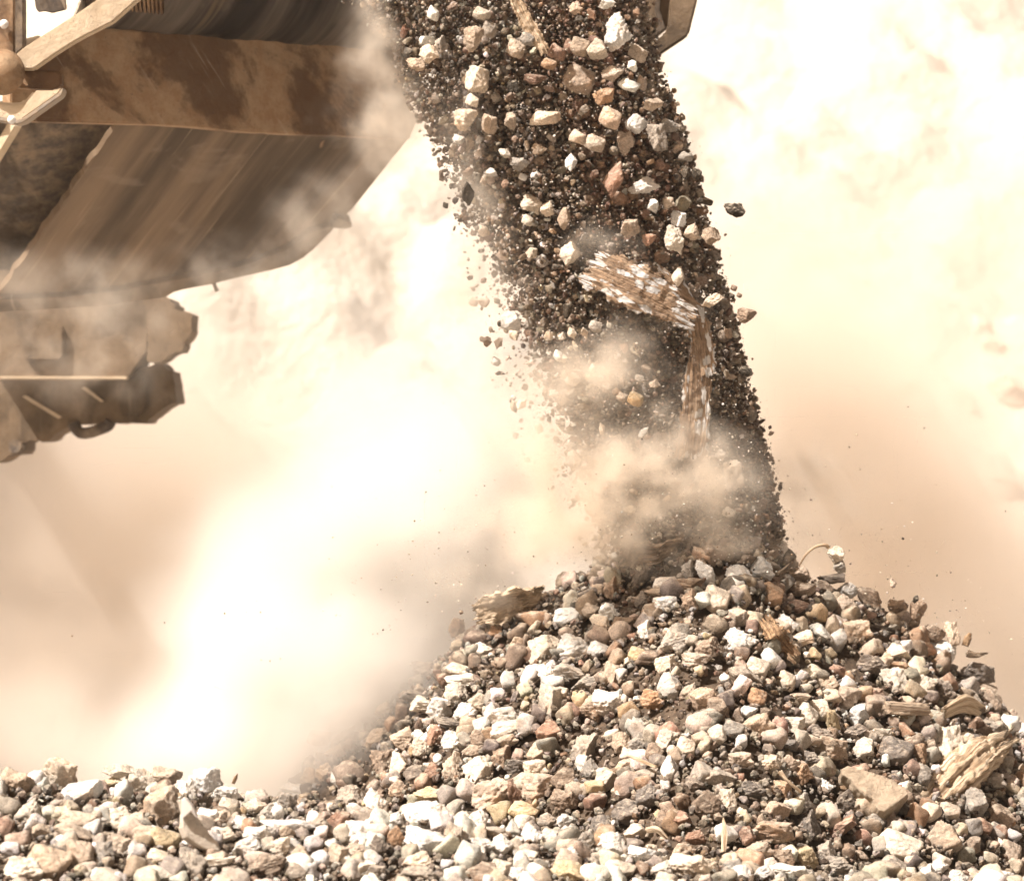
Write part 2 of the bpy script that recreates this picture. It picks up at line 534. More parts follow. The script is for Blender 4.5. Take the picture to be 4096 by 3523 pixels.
def grid_mesh(name, xs, ys, hfun, mat, col=None):
    X, Y = np.meshgrid(xs, ys)
    Z = hfun(X, Y)
    V = np.stack([X.ravel(), Y.ravel(), Z.ravel()], 1)
    nx, ny = len(xs), len(ys)
    i = np.arange(nx - 1)[None, :] + (np.arange(ny - 1) * nx)[:, None]
    F = np.stack([i, i + 1, i + 1 + nx, i + nx], -1).reshape(-1, 4)
    return mesh_np(name, V, F, mat)

M_SAND = simple_stone("sandy_ground", (.36, .32, .27), (.45, .40, .35), 1.5, .05)
M_HILL = simple_stone("sandy_hillside", (.46, .41, .35), (.51, .46, .40), 1.1, .12)
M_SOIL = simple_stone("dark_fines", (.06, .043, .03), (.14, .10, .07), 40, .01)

link("ground", grid_mesh("ground", np.concatenate([[-250, -100, -40, -15], np.linspace(-6, 6, 60), [15, 40, 100, 250]]),
     np.concatenate([[-150, -50, -20], np.linspace(-7, 8, 60), [40, 250]]),
     lambda X, Y: .0 + .02 * np.sin(X * 1.7) * np.cos(Y * 1.3) - .03, M_SAND), kind="structure")

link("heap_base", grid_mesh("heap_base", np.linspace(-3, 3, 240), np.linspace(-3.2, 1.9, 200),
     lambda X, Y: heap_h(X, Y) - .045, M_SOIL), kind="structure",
     )

def hill_h(X, Y):
    t = np.clip((Y - 8.5) / 16, 0, 1)
    prof = t ** .85 * 8.5
    p = np.stack([X.ravel() * .35, Y.ravel() * .35, prof.ravel() * .2], 1)
    n = fbm(p, 21, 5, .55).reshape(X.shape)
    p2 = np.stack([X.ravel() * 1.6, Y.ravel() * 1.6, np.zeros(X.size)], 1)
    n2 = fbm(p2, 31, 4, .6).reshape(X.shape)
    return prof + np.clip(t * 8, 0, 1) * (n * .55 + n2 * .26 + .10 * fbm(np.stack([X.ravel() * 4.5, Y.ravel() * 4.5, np.zeros(X.size)], 1), 41, 3).reshape(X.shape)) - .05
link("hillside", grid_mesh("hillside", np.linspace(-30, 30, 420), np.concatenate([np.linspace(8.5, 31, 300), np.linspace(31.5, 80, 12)]), hill_h, M_HILL), kind="structure")

# ------------------------------------------------------------------ stones
TONE = {
    'w': ((.82, .79, .74), "white"), 'c': ((.70, .61, .50), "cream"), 't': ((.47, .37, .28), "tan"),
    'g': ((.33, .295, .255), "grey"), 'd': ((.135, .115, .10), "dark grey"), 'b': ((.235, .165, .115), "brown"),
    'r': ((.27, .145, .095), "brick-red"), 'o': ((.40, .235, .13), "orange-brown"), 'h': ((.50, .385, .295), "peach"),
    'y': ((.58, .45, .27), "yellowish"),
}
NVAR = {'a': 9, 'p': 9, 'r': 7, 's': 5}
ROCKS = {k: [mesh_np("stone_" + k, rock_verts(5, 100 * (ord(k)) + i, k), ICO[5][1], M_STONE) for i in range(n)] for k, n in NVAR.items()}
SHAPEWORD = {'a': ["angular", "sharp-edged", "blocky"], 'p': ["pitted", "rough", "knobbly"], 'r': ["rounded", "smooth", "egg-like"], 's': ["flat", "slab-like", "layered"]}

TILES = {'A': (1600, 2040, .4826), 'B': (2400, 2040, .4826), 'C': (3200, 2040, .4324), 'D': (1100, 2500, .4826), 'E': (2100, 2500, .4826),
         'F': (3100, 2500, .4807), 'G': (0, 3000, .4344), 'H': (800, 3000, .4344), 'I': (1600, 3000, .4344), 'J': (2400, 3000, .4344),
         'K': (3196, 3000, .4344), 'P': (1300, 0, .7722), 'R': (1700, 1100, .7722), 'X': (0, 0, 1.0)}
HEAP = """
A 470 970 140 160 0 b p;A 1390 880 250 170 20 w r;A 1580 830 150 140 0 t r;A 1740 850 180 150 -10 w a;A 1540 700 300 90 12 d s
A 1290 740 180 90 10 w r;A 1130 1060 200 90 10 c r;A 670 1160 200 130 0 w a;A 980 1130 160 160 0 t p;A 1670 940 200 140 -40 c a
A 1040 890 230 110 -20 b s;A 1110 570 130 110 0 w r;A 870 1100 110 100 0 c r;A 1250 820 170 80 0 t a;A 760 900 140 110 0 t p
A 1760 640 150 190 0 b p;A 1880 650 90 200 10 g a;A 1300 600 150 110 0 t p;A 620 950 90 110 0 b p;A 940 1000 190 90 0 t r
B 340 550 140 260 -25 d p;B 940 370 270 170 10 b a;B 770 250 200 150 0 t a;B 1110 210 190 180 0 c p;B 1420 320 170 180 0 b p
B 600 200 140 120 0 h p;B 1150 360 150 80 0 o p;B 1230 410 230 90 10 b s;B 1530 400 190 90 -50 h s;B 1050 440 130 110 0 c r
B 740 490 130 160 0 g p;B 890 530 120 270 33 w a;B 990 520 130 120 0 h p;B 1150 530 210 160 0 w p;B 1340 500 200 210 -20 w p
B 1530 560 150 130 0 t p;B 1650 520 190 120 0 h p;B 1920 565 230 90 0 d s;B 540 600 200 110 15 w r;B 750 615 240 110 0 b a
B 490 690 220 90 -10 t s;B 655 690 140 70 10 w r;B 550 780 220 140 0 w a;B 360 760 140 170 -20 d p;B 760 750 160 190 10 b p
B 970 740 230 240 0 c r;B 1140 640 100 90 0 r a;B 1100 740 90 110 0 b a;B 1430 700 200 210 0 o r;B 1660 650 250 130 8 b r
B 1850 640 180 120 -30 b a;B 1630 795 200 110 10 r a;B 1310 770 120 140 0 g p;B 1190 790 130 130 0 d r;B 940 860 130 120 0 c r
B 770 870 180 90 -12 w a;B 1150 900 150 170 0 g a;B 1290 950 120 140 0 t a;B 1560 950 190 180 0 w p;B 1660 1070 230 120 12 c s
B 1720 920 110 90 0 w r;B 1830 1010 200 110 -35 w r;B 1930 970 120 200 -15 c a;B 1790 1130 130 140 0 g r;B 530 945 120 130 0 t a
B 380 990 140 160 0 w p;B 220 940 210 130 10 b p;B 600 1110 290 210 18 g s;B 910 1140 240 180 0 b p;B 1170 1080 290 210 0 w p
B 1380 1150 140 110 0 r a;B 600 500 120 110 0 g r;B 200 500 130 110 0 g a;B 380 200 150 130 0 t p;B 200 200 140 130 0 c p
C 450 740 190 150 0 w a;C 450 600 150 110 0 d a;C 620 645 160 150 0 b a;C 660 820 170 300 40 b a;C 410 890 240 220 0 h a
C 570 930 130 170 20 o p;C 750 750 120 160 0 b r;C 910 900 190 150 0 b p;C 1090 950 150 230 -8 b a;C 1010 1040 220 160 0 b r
C 850 1040 120 150 0 b a;C 530 1130 290 230 0 t a;C 750 1110 140 160 0 h a;C 680 1030 90 140 0 c a;C 840 1190 130 130 0 b r
C 970 1170 220 90 -15 d r;C 1220 1140 260 170 0 b a;C 1410 1140 140 230 5 t p;C 1230 1060 150 70 0 d p;C 1320 1290 300 240 -38 w p
C 890 1310 270 160 0 c a;C 110 520 140 110 0 t a
F 800 330 240 180 0 d p;F 1030 340 230 110 -22 o p;F 1000 465 240 210 0 c p;F 1240 490 260 210 18 c p;F 1400 560 200 240 0 d p
F 1540 530 100 150 0 o p;F 1760 530 200 110 -5 t r;F 1820 650 160 220 0 b r;F 1300 790 230 80 10 c s;F 1310 700 120 80 0 t a
F 450 510 170 180 0 t p;F 580 620 270 220 -8 h a;F 820 580 230 120 -10 r p;F 690 750 200 160 20 w a;F 560 440 170 110 0 c p
F 200 610 210 100 12 t a;F 270 760 190 220 -15 c r;F 110 710 140 130 0 c a;F 160 820 180 130 10 c a;F 380 700 170 210 30 c r
F 480 810 110 230 15 y p;F 660 890 240 130 8 d p;F 370 920 220 150 0 d p;F 740 1040 180 210 0 c a;F 1010 1050 300 250 0 d r
F 880 910 200 110 0 c p;F 1130 830 170 110 -25 o p;F 960 780 140 110 -40 w a;F 820 820 120 120 0 g a;F 1430 1000 350 330 0 c p
F 1900 1040 180 190 0 h p;F 1830 870 230 170 0 g p;F 100 460 150 170 0 c r;F 360 320 110 140 0 w a;F 230 310 150 130 0 o r
F 1220 1080 110 200 15 o a;F 460 1030 300 200 -8 t p;F 280 1110 190 140 0 d p;F 120 1000 170 130 0 d p;F 1690 400 300 170 -10 d p
F 1980 640 160 120 0 t a;F 2030 830 100 100 0 h r
E 140 210 260 270 -20 c a;E 400 200 270 250 0 w p;E 610 205 180 150 0 w r;E 930 245 150 140 0 y r;E 810 300 120 130 0 c a
E 890 360 130 120 0 w p;E 1170 320 190 150 25 c a;E 1420 300 240 140 -5 h a;E 1710 280 170 110 0 b a;E 1570 335 90 120 0 w a
E 1500 430 130 100 0 w r;E 1200 510 190 230 -8 w r;E 1360 560 140 180 -10 t p;E 1490 630 230 220 10 h a;E 1590 700 180 240 15 b a
E 1830 420 300 140 -25 g s;E 1930 350 200 180 0 c r;E 1930 600 160 170 0 o r;E 1770 560 180 110 0 y p;E 1640 400 90 130 0 r a
E 1050 620 190 190 0 o p;E 890 610 120 90 0 o a;E 930 530 200 60 0 d s;E 700 650 280 230 0 w p;E 550 690 240 220 0 h s
E 360 390 260 130 -8 g a;E 180 380 180 120 0 w p;E 210 620 200 280 8 c a;E 500 480 250 110 15 g s;E 720 400 130 200 0 t a
E 860 450 120 110 0 w a;E 410 740 110 90 0 y r;E 200 880 230 210 -8 r a;E 100 1060 170 200 0 t a;E 500 1030 210 300 -25 g p
E 290 1030 130 150 0 c a;E 800 980 170 200 0 t p;E 690 990 90 170 -10 g a;E 950 960 210 140 20 g p;E 1180 960 170 190 -20 c a
E 1340 1010 160 180 0 c r;E 1080 1060 160 170 0 b r;E 1450 990 100 90 0 o a;E 1600 910 170 160 -40 c r;E 1730 860 190 150 0 g r
E 1940 850 240 210 20 t a;E 1840 720 190 110 15 w a;E 1560 1060 90 180 -10 b p;E 1650 1070 110 160 0 c a;E 1790 1120 210 140 0 h a
E 1410 1140 150 120 0 c a;E 1630 1160 150 80 0 c r;E 850 1170 190 130 25 t a;E 560 1180 140 140 0 g a;E 1790 970 210 50 -12 w r
E 1180 810 120 70 10 w r;E 1290 790 120 100 0 t a;E 1420 770 160 80 -10 t r;E 1370 890 120 130 0 g a;E 1490 870 80 120 0 g p;E 2030 1150 120 130 0 c r
D 1230 660 220 140 0 c s;D 1360 690 210 180 0 w p;D 1180 590 300 90 -5 d s;D 1530 370 240 110 -8 c r;D 1560 450 310 120 0 c s
D 1500 570 200 200 0 c p;D 1240 360 250 130 0 b p;D 850 930 260 150 35 t a;D 1060 940 220 200 0 t s;D 1200 870 130 130 0 b r
D 1330 920 130 190 -20 r a;D 1220 1010 190 160 0 c p;D 1480 970 210 200 0 w p;D 1480 820 300 90 -12 d p;D 1580 720 220 170 25 w a
D 1700 640 200 160 0 c a;D 1880 760 280 200 -15 w p;D 1700 930 170 140 0 b p;D 680 1070 160 110 0 b r;D 870 1150 220 200 0 b p
D 1920 860 290 160 20 c r;D 1920 970 200 120 20 t a;D 1890 1090 190 200 -10 b p;D 1640 1040 200 110 12 h a;D 1060 1130 180 200 15 c a
D 560 930 280 120 40 t s;D 680 760 180 110 0 t a;D 360 930 200 140 10 t r;D 500 1050 190 110 15 t s;D 960 590 180 110 0 c r;D 900 700 150 150 0 c p
G 150 310 310 260 -10 t p;G 530 220 340 290 -15 c p;G 740 390 370 220 25 w r;G 860 210 200 110 0 d p;G 1050 300 240 110 0 y a
G 1290 340 300 330 0 c a;G 1100 190 300 130 0 c p;G 1540 250 270 210 0 t p;G 1900 270 320 240 -15 w p;G 1460 560 390 340 30 t a
G 1060 410 180 130 0 g p;G 260 590 260 300 0 c p;G 400 460 150 160 20 t a;G 720 510 200 90 10 h a;G 700 640 360 170 0 t r
G 690 760 390 160 -18 t r;G 380 750 180 140 0 t a;G 1060 600 290 150 8 c p;G 1170 700 140 160 0 w a;G 1010 710 150 60 -8 t r
G 1300 760 240 130 0 t a;G 1500 820 310 220 0 y r;G 1450 980 190 160 0 c r;G 1120 870 300 180 -40 t p;G 740 970 250 340 20 t r
G 960 950 190 220 0 g p;G 440 1040 430 340 0 t r;G 220 1100 360 270 0 c p;G 60 1010 130 150 0 t r;G 1160 1040 160 110 0 t r
G 1330 1030 150 100 0 t r;G 870 1120 170 120 20 t a;G 990 1100 90 140 0 t a;G 1280 1110 140 130 0 w a;G 1480 1130 280 140 0 c r
G 1740 1060 300 340 40 g p;G 1950 1015 290 130 10 h s;G 1880 930 100 70 0 w r;G 1710 370 190 190 0 w p;G 1890 430 130 120 0 g p
G 1870 510 140 110 0 o a;G 1940 620 250 180 0 w p;G 2000 790 150 170 0 w p;G 50 460 110 140 0 t a;G 340 270 100 110 0 w a
H 400 310 130 110 0 w p;H 560 290 100 110 0 g a;H 670 350 150 110 0 w a;H 880 370 270 180 -20 w p;H 1020 260 200 200 0 t p
H 1030 400 160 110 0 b p;H 1390 440 260 240 0 g p;H 1200 380 130 110 0 d p;H 1290 240 180 210 0 w a;H 1140 200 170 170 0 t p
H 1680 130 240 250 0 b p;H 1830 140 190 290 15 c a;H 1970 220 210 170 0 d a;H 1830 370 200 200 0 h a;H 800 480 200 180 0 g p
H 630 570 190 150 10 g p;H 510 520 210 160 0 c a;H 260 500 180 140 0 c r;H 230 400 250 130 0 w p;H 1010 500 160 150 -20 w a
H 900 590 150 80 0 h r;H 800 690 500 130 -6 w s;H 1080 690 220 170 25 g p;H 1280 660 220 190 0 r a;H 1480 790 310 270 0 w p
H 1620 480 220 260 0 w p;H 1770 510 190 100 0 c s;H 1790 640 180 160 0 w p;H 1930 480 150 140 0 w r;H 180 640 230 150 0 h p
H 400 660 220 130 0 w p;H 210 790 240 170 0 c p;H 550 790 300 200 10 w p;H 780 760 180 140 0 t a;H 420 900 290 220 0 w p
H 160 1020 340 130 8 c s;H 590 1070 400 210 12 b s;H 740 900 220 180 20 c a;H 920 960 200 200 0 t a;H 890 1120 210 180 0 g r
H 1120 840 150 100 0 g r;H 1270 970 200 230 0 t a;H 1440 920 190 150 0 h p;H 1660 890 190 220 0 d p;H 1800 810 170 230 -8 o a
H 1450 1020 170 110 20 d s;H 1520 1080 200 130 25 c a;H 1170 1040 160 120 0 c p;H 1280 1090 120 110 0 w r;H 1390 1150 170 120 0 w p
H 1620 1130 200 150 0 g p;H 1780 1090 140 150 0 o a
I 500 160 230 290 10 t p;I 720 200 290 290 -8 c a;I 860 410 420 320 25 h p;I 300 200 180 200 0 r a;I 100 220 180 180 0 d p
I 280 400 300 140 -8 y a;I 1070 150 220 130 0 d p;I 1250 180 220 190 0 c a;I 1270 350 290 270 0 h a;I 1070 400 140 280 15 r a
I 1510 280 230 230 0 b a;I 1150 560 290 180 -5 y r;I 1530 480 280 240 0 b p;I 1760 190 170 220 0 g a;I 1890 250 240 220 30 c a
I 240 600 460 270 0 w p;I 420 690 190 80 40 w r;I 510 820 220 290 -10 g p;I 690 690 200 290 -20 w a;I 880 760 240 110 -5 g a
I 240 860 430 250 -20 w a;I 150 1030 320 190 0 c p;I 750 870 230 140 0 w p;I 940 880 190 210 0 w a;I 690 980 220 170 0 w a
I 760 1140 310 200 0 b a;I 180 1140 340 170 -10 g p;I 930 1090 190 180 0 c a;I 1070 1150 200 150 0 w p;I 1240 1150 200 120 0 w p
I 1220 790 200 240 0 w p;I 1390 790 170 150 0 w a;I 1560 1120 340 210 -8 y p;I 1550 960 180 150 0 w p;I 1700 850 190 270 -10 g p
I 1940 890 250 230 0 w p;I 1980 1080 190 150 0 w p;I 1870 700 240 210 0 d p;I 1360 650 170 150 0 g a;I 1540 660 180 150 0 w a
I 920 600 170 140 0 w p;I 560 490 120 140 0 w a
J 240 580 260 260 0 d a;J 440 430 230 250 10 d p;J 430 230 240 140 22 g r;J 640 170 150 230 -15 w r;J 560 310 150 130 0 c a
J 870 300 170 160 0 d p;J 1100 250 300 140 0 g a;J 990 510 280 280 0 b a;J 1180 450 160 190 0 c p;J 1400 360 240 170 0 d p
J 1300 530 140 130 0 c p;J 1420 520 110 210 40 o p;J 1640 560 240 190 8 h a;J 1580 760 420 210 0 h p;J 1690 350 220 180 -25 o p
J 1870 480 180 180 0 g p;J 1930 690 220 280 0 d p;J 750 620 190 140 0 r a;J 600 640 170 180 0 b r;J 890 670 210 110 5 w a
J 880 800 190 140 0 r p;J 1270 650 150 100 0 c a;J 1240 705 160 60 5 w s;J 1350 800 150 190 20 r a;J 1480 940 250 190 20 h a
J 1890 990 260 220 -30 y a;J 1690 990 210 150 0 b p;J 1220 970 170 130 0 r a;J 1260 890 160 150 0 t r;J 330 740 220 150 10 c a
J 110 880 270 260 0 w p;J 380 960 260 160 0 w p;J 190 1090 310 160 -3 c r;J 390 1110 130 170 10 g a;J 850 1080 430 250 0 c p
J 570 1100 220 180 0 c p;J 1300 1140 200 170 0 w p;J 1500 1130 190 160 0 w p;J 1780 1130 370 150 -8 w p;J 900 910 150 130 0 c r
J 1050 890 150 130 0 c a;J 1590 130 190 170 0 c p;J 1740 120 170 160 0 h a;J 1850 220 240 180 0 o p
K 1330 830 400 370 0 t a;K 930 880 430 270 -10 c r;K 1610 490 250 300 0 g a;K 1390 560 220 170 0 t r;K 1010 500 130 170 0 t r
K 240 330 170 150 0 w p;K 340 270 110 190 30 c r;K 520 400 110 250 5 w r;K 420 480 200 240 0 d p;K 400 710 310 120 28 r a
K 640 500 120 170 0 c r;K 720 650 190 140 -15 g r;K 860 690 200 110 -22 w p;K 1010 680 190 80 -28 c r;K 700 800 200 120 30 r r
K 540 840 130 160 0 g p;K 260 920 190 180 0 g p;K 430 930 120 170 15 w p;K 340 1060 270 190 0 g p;K 880 1060 250 170 -15 g r
K 1300 1070 150 170 0 w a;K 1200 1130 150 170 0 w p;K 640 990 120 130 0 t r;K 640 1120 150 140 0 d r;K 1950 950 200 260 0 h r
K 1740 890 140 130 0 c a;K 1760 980 170 90 10 c a;K 1600 880 160 170 0 b a;K 1860 630 260 250 0 b a;K 1700 700 190 140 -20 r r
K 1800 290 210 170 0 g a;K 1150 220 150 200 0 g r;K 1100 600 120 120 0 d p;K 1210 600 110 110 0 d r;K 2000 450 140 120 0 t r
K 1850 430 150 150 0 g r;K 1600 1110 150 160 -30 r r;K 1790 1120 170 110 10 t r;K 1470 1170 190 150 0 w p;K 1870 1160 210 130 0 w p;K 1180 1020 130 110 0 h a
"""
FALL = """
P 1320 410 165 150 0 h r;P 780 410 140 150 0 c a;P 1520 170 150 190 -15 w p;P 1140 610 160 80 15 c r;P 730 620 120 110 0 c a
P 850 640 80 100 0 t a;P 960 620 60 90 0 t a;P 1480 610 115 115 0 h r;P 1610 640 110 100 0 w a;P 1720 710 110 130 0 g p
P 1560 740 90 120 0 h p;P 1400 740 110 90 0 t r;P 1310 710 90 80 0 t r;P 1500 930 90 190 -28 r r;P 1650 960 160 90 10 w p
P 1070 1060 110 100 0 c p;P 1150 1080 70 80 0 c p;P 740 1000 65 120 0 d a;P 1275 840 60 90 0 w a;P 1025 915 45 40 0 w r
P 860 890 65 45 0 w a;P 765 520 70 70 0 c r;P 770 200 100 130 0 t a;P 990 250 95 100 0 t r;P 810 70 90 70 0 c r
P 850 150 70 90 0 g r;P 540 280 100 100 0 c p;P 470 330 100 70 0 t p;P 1320 240 100 100 0 t r;P 1410 250 110 110 0 c a
P 1270 240 65 80 0 r r;P 1200 270 90 90 0 r r;P 1620 275 100 80 -20 t a;P 1590 340 50 60 0 w a;P 1575 440 110 60 -10 w r
P 1640 430 50 85 0 h r;P 1490 380 110 80 10 h a;P 1440 500 110 80 0 o a;P 1300 45 75 60 0 h p;P 1460 20 90 55 0 w p
P 1090 410 115 50 -5 r a;P 990 440 90 90 0 d p;P 1810 1240 100 150 0 c p;P 1900 1200 80 90 0 t p;P 2000 1220 95 90 0 t p
P 1270 1310 100 130 -15 c a;P 1070 1310 60 60 0 c a;P 1050 1140 60 60 0 c r;P 1240 1130 60 110 -15 t r;P 1580 1180 100 90 10 h p
P 1830 1130 80 80 0 w a;P 1700 1060 50 70 0 w a;P 1780 1050 60 60 0 t a;P 1870 810 75 50 0 g r;P 1925 900 50 60 0 d r
P 1970 1040 85 40 -5 d r;P 1790 650 110 70 0 g p;P 1700 540 110 60 0 t p;P 1830 1430 60 100 -25 c r;P 600 230 70 90 0 g p
P 1160 330 80 60 0 o r;P 1050 200 80 70 0 g r;P 690 720 60 50 0 w r;P 930 790 60 50 0 c p;P 1010 850 100 70 0 g p
P 1110 770 80 60 0 t p;P 1340 570 60 60 0 g p;P 1680 1240 70 60 0 r a;P 1800 300 0 0 0 t a;P 560 70 60 80 0 w r
R 440 240 105 110 20 w a;R 690 415 45 60 0 w r;R 765 540 80 70 0 w a;R 770 960 80 100 0 w a;R 495 665 55 55 0 w a
R 365 445 45 50 0 w r;R 915 795 28 60 0 c r;R 1665 210 95 75 -10 b a;R 1600 65 34 34 0 b r;R 1590 107 28 32 0 d r
R 1628 103 28 26 0 b r;R 1660 495 68 46 -5 d r;R 1570 300 45 50 0 b p;R 380 350 45 50 0 b a;R 300 330 40 30 0 b p
R 390 250 32 32 0 d a;R 640 315 50 50 0 c p;R 710 315 45 45 0 c p;R 760 300 45 60 0 c p;R 825 295 35 50 0 c r
R 885 265 70 60 0 g r;R 1090 640 80 80 0 y r;R 1020 630 60 50 0 t r;R 1110 535 50 40 0 g r;R 1490 130 120 70 10 c p
R 740 185 50 80 0 d a;R 1190 560 60 50 0 t p;R 1530 930 50 60 0 g a;R 1600 1040 110 160 0 g a;R 1690 665 22 28 0 b a
X 2937 836 86 58 0 d p;X 2745 690 40 56 0 d a;X 3573 2330 30 40 0 h p;X 3663 2395 27 32 0 d p;X 1806 745 18 24 0 d a
X 1782 820 22 26 0 d a;X 3345 2215 68 70 -30 c a;X 3358 2262 48 58 0 g p;X 1845 2447 18 18 0 b p;X 2412 2180 30 30 0 t a
X 1880 1110 26 20 0 d a;X 2000 1490 40 16 0 d a;X 1950 1365 34 40 0 b a;X 2420 1950 20 18 0 o r;X 3612 2152 11 11 0 d r
"""
def parse(txt):
    out = []
    for line in txt.strip().splitlines():
        for e in line.split(';'):
            t = e.split()
            if len(t) != 8 or t[3] == '0': continue
            ox, oy, k = TILES[t[0]]
            out.append((ox + float(t[1]) * k, oy + float(t[2]) * k, float(t[3]) * k, float(t[4]) * k, float(t[5]), t[6], t[7]))
    return out

# things that stand out and that the other labels refer to (photo pixels)
MARKS = [
    (3826, 3100, "the driftwood chunk"), (3540, 3160, "the broad tan slab"), (3774, 3360, "the big cube-shaped stone"),
    (3630, 2832, "the split timber block"), (3100, 2540, "the shaggy bark strip"), (2610, 2220, "the curled dark bark"),
    (2030, 2411, "the flared bark slab"), (2895, 3339, "the upright pale splinter"), (804, 3295, "the white tile shard"),
    (2690, 2576, "the large layered grey rock"), (1704, 3374, "the big white wedge rock"), (1147, 3300, "the long white slab"),
    (3771, 2598, "the large white knobbly rock"), (2679, 2746, "the smooth white egg-shaped stone"), (1974, 3178, "the broad peach rock"),
    (191, 3452, "the huge tan boulder"), (230, 3096, "the domed ridge rock"), (1056, 3465, "the layered brown block"),
    (3585, 3005, "the big dark round rock"), (3090, 2378, "the large round orange rock"), (2201, 2799, "the tall cream block"),
    (2168, 2601, "the large cream boulder"), (3086, 3330, "the long peach rock"), (2278, 3486, "the big yellowish rock"),
    (2438, 2814, "the large bright white rock"), (2504, 3252, "the dark block by the light stones"), (560, 3148, "the tall cream ridge rock"),
    (638, 3243, "the big tan wedge rock"), (1356, 3287, "the brick-red ridge block"), (3857, 2760, "the flat curved wood chip"),
    (2965, 2561, "the large white lumpy rock"), (2196, 3138, "the blocky peach and cream rock"),
]
FMARKS = [
    (2319, 317, "the big round peach rock"), (2070, 100, "the long pale stick"), (2570, 1180, "the white-streaked plank"),
    (2474, 131, "the big white pitted rock"), (1902, 317, "the bright cream rock"), (2458, 718, "the long brick-red stone"),
    (2937, 836, "the black flung rock"), (2698, 958, "the tall cream stone"), (2986, 1262, "the brown flung rock"),
    (2574, 741, "the flat white rock"), (2040, 1285, "the lone white rock"), (2126, 820, "the knobbly cream pair"),
    (2291, 1517, "the bright white chip"), (1872, 770, "the dark pointed stone"), (3345, 2215, "the bouncing cream stone"),
]
OWN = {(2690, 2576): "large layered grey rock lying across the middle of the heap", (1704, 3374): "big white wedge rock with a clean lit face among the pale front stones",
       (1147, 3300): "long white flat slab lying level on the front ridge", (3771, 2598): "large white knobbly rock leaning high on the right slope",
       (2679, 2746): "smooth white egg-shaped stone standing alone in mid slope", (1974, 3178): "broad peach rock lying at the foot of the cone beside a cream block",
       (191, 3452): "huge tan boulder in the bottom corner under the ridge", (230, 3096): "domed cream rock standing highest on the front ridge",
       (1056, 3465): "layered brown block like old wood among white stones of the ridge", (3585, 3005): "big dark round rock close to the driftwood chunk",
       (3090, 2378): "large round orange-brown rock near the top of the heap", (2201, 2799): "tall cream block upright on the left slope",
       (2168, 2601): "large cream boulder high on the left slope, smooth face lit", (3086, 3330): "long peach rock with a rough broken side",
       (2278, 3486): "big yellowish rock at the bottom edge among white stones", (2438, 2814): "large bright white rock in the middle of the left slope",
       (2504, 3252): "dark grey block just behind the band of light stones", (560, 3148): "tall cream rock with a flat lit face on the front ridge",
       (638, 3243): "big tan wedge rock leaning against the white tile shard", (1356, 3287): "brick-red block among white stones of the ridge",
       (3774, 3360): "big cube-shaped tan stone with three clear faces", (2965, 2561): "large white lumpy rock left of the shaggy bark strip",
       (2196, 3138): "blocky peach rock between two darker rocks at the foot of the cone"}
FOWN = {(2319, 317): "big round peach rock falling beside a red patch of the stream", (2474, 131): "big white pitted rock falling near the steel end plate",
        (1902, 317): "bright cream angular rock at the upper left of the falling stream", (2458, 718): "long brick-red stone falling tilted in mid stream",
        (2937, 836): "black rock flung clear of the stream against the bright dust", (2698, 958): "tall cream stone falling above the streaked plank",
        (2986, 1262): "brown rock flung out beside the streaked plank", (2574, 741): "flat white rock falling right of the red stone",
        (2040, 1285): "lone white rock falling at the thin left edge", (2126, 820): "knobbly cream rock of a falling pair",
        (2291, 1517): "bright white chip falling in the thick dust", (1872, 770): "dark pointed stone at the left edge of the stream",
        (3345, 2215): "cream stone bouncing above the right shoulder of the heap"}
USED = set()
def where(dx, dy):
    a = math.degrees(math.atan2(-dy, dx)) % 360
    return ["right of", "upper right of", "above", "upper left of", "left of", "lower left of", "below", "lower right of"][int((a + 22.5) // 45) % 8]
def label_for(x, y, wd, ht, tone, shape, marks, own, idx, verb=""):
    for (ox, oy), t in own.items():
        if math.hypot(ox - x, oy - y) < 14 and t not in USED:
            USED.add(t); return t
    size = "large" if max(wd, ht) > 115 else ("small" if max(wd, ht) < 58 else "medium")
    form = "long " if max(wd, ht) > 1.9 * min(wd, ht) else ""
    near = sorted(marks, key=lambda m: math.hypot(m[0] - x, m[1] - y))
    near = [m for m in near if math.hypot(m[0] - x, m[1] - y) > 25]
    for m in near[:7]:
        d = math.hypot(m[0] - x, m[1] - y)
        q = "just " if d < 130 else ("" if d < 260 else ("well " if d < 420 else "far "))
        for sw in (SHAPEWORD[shape][idx % 3],) + tuple(SHAPEWORD[shape]):
            t = f"{size} {form}{sw} {TONE[tone][1]} stone {verb}{q}{where(x - m[0], y - m[1])} {m[2]}"
            if t not in USED:
                USED.add(t); return t
    t = f"{size} {sw} {TONE[tone][1]} stone {verb}between {near[0][2]} and {near[1][2]}"
    USED.add(t)
    return t

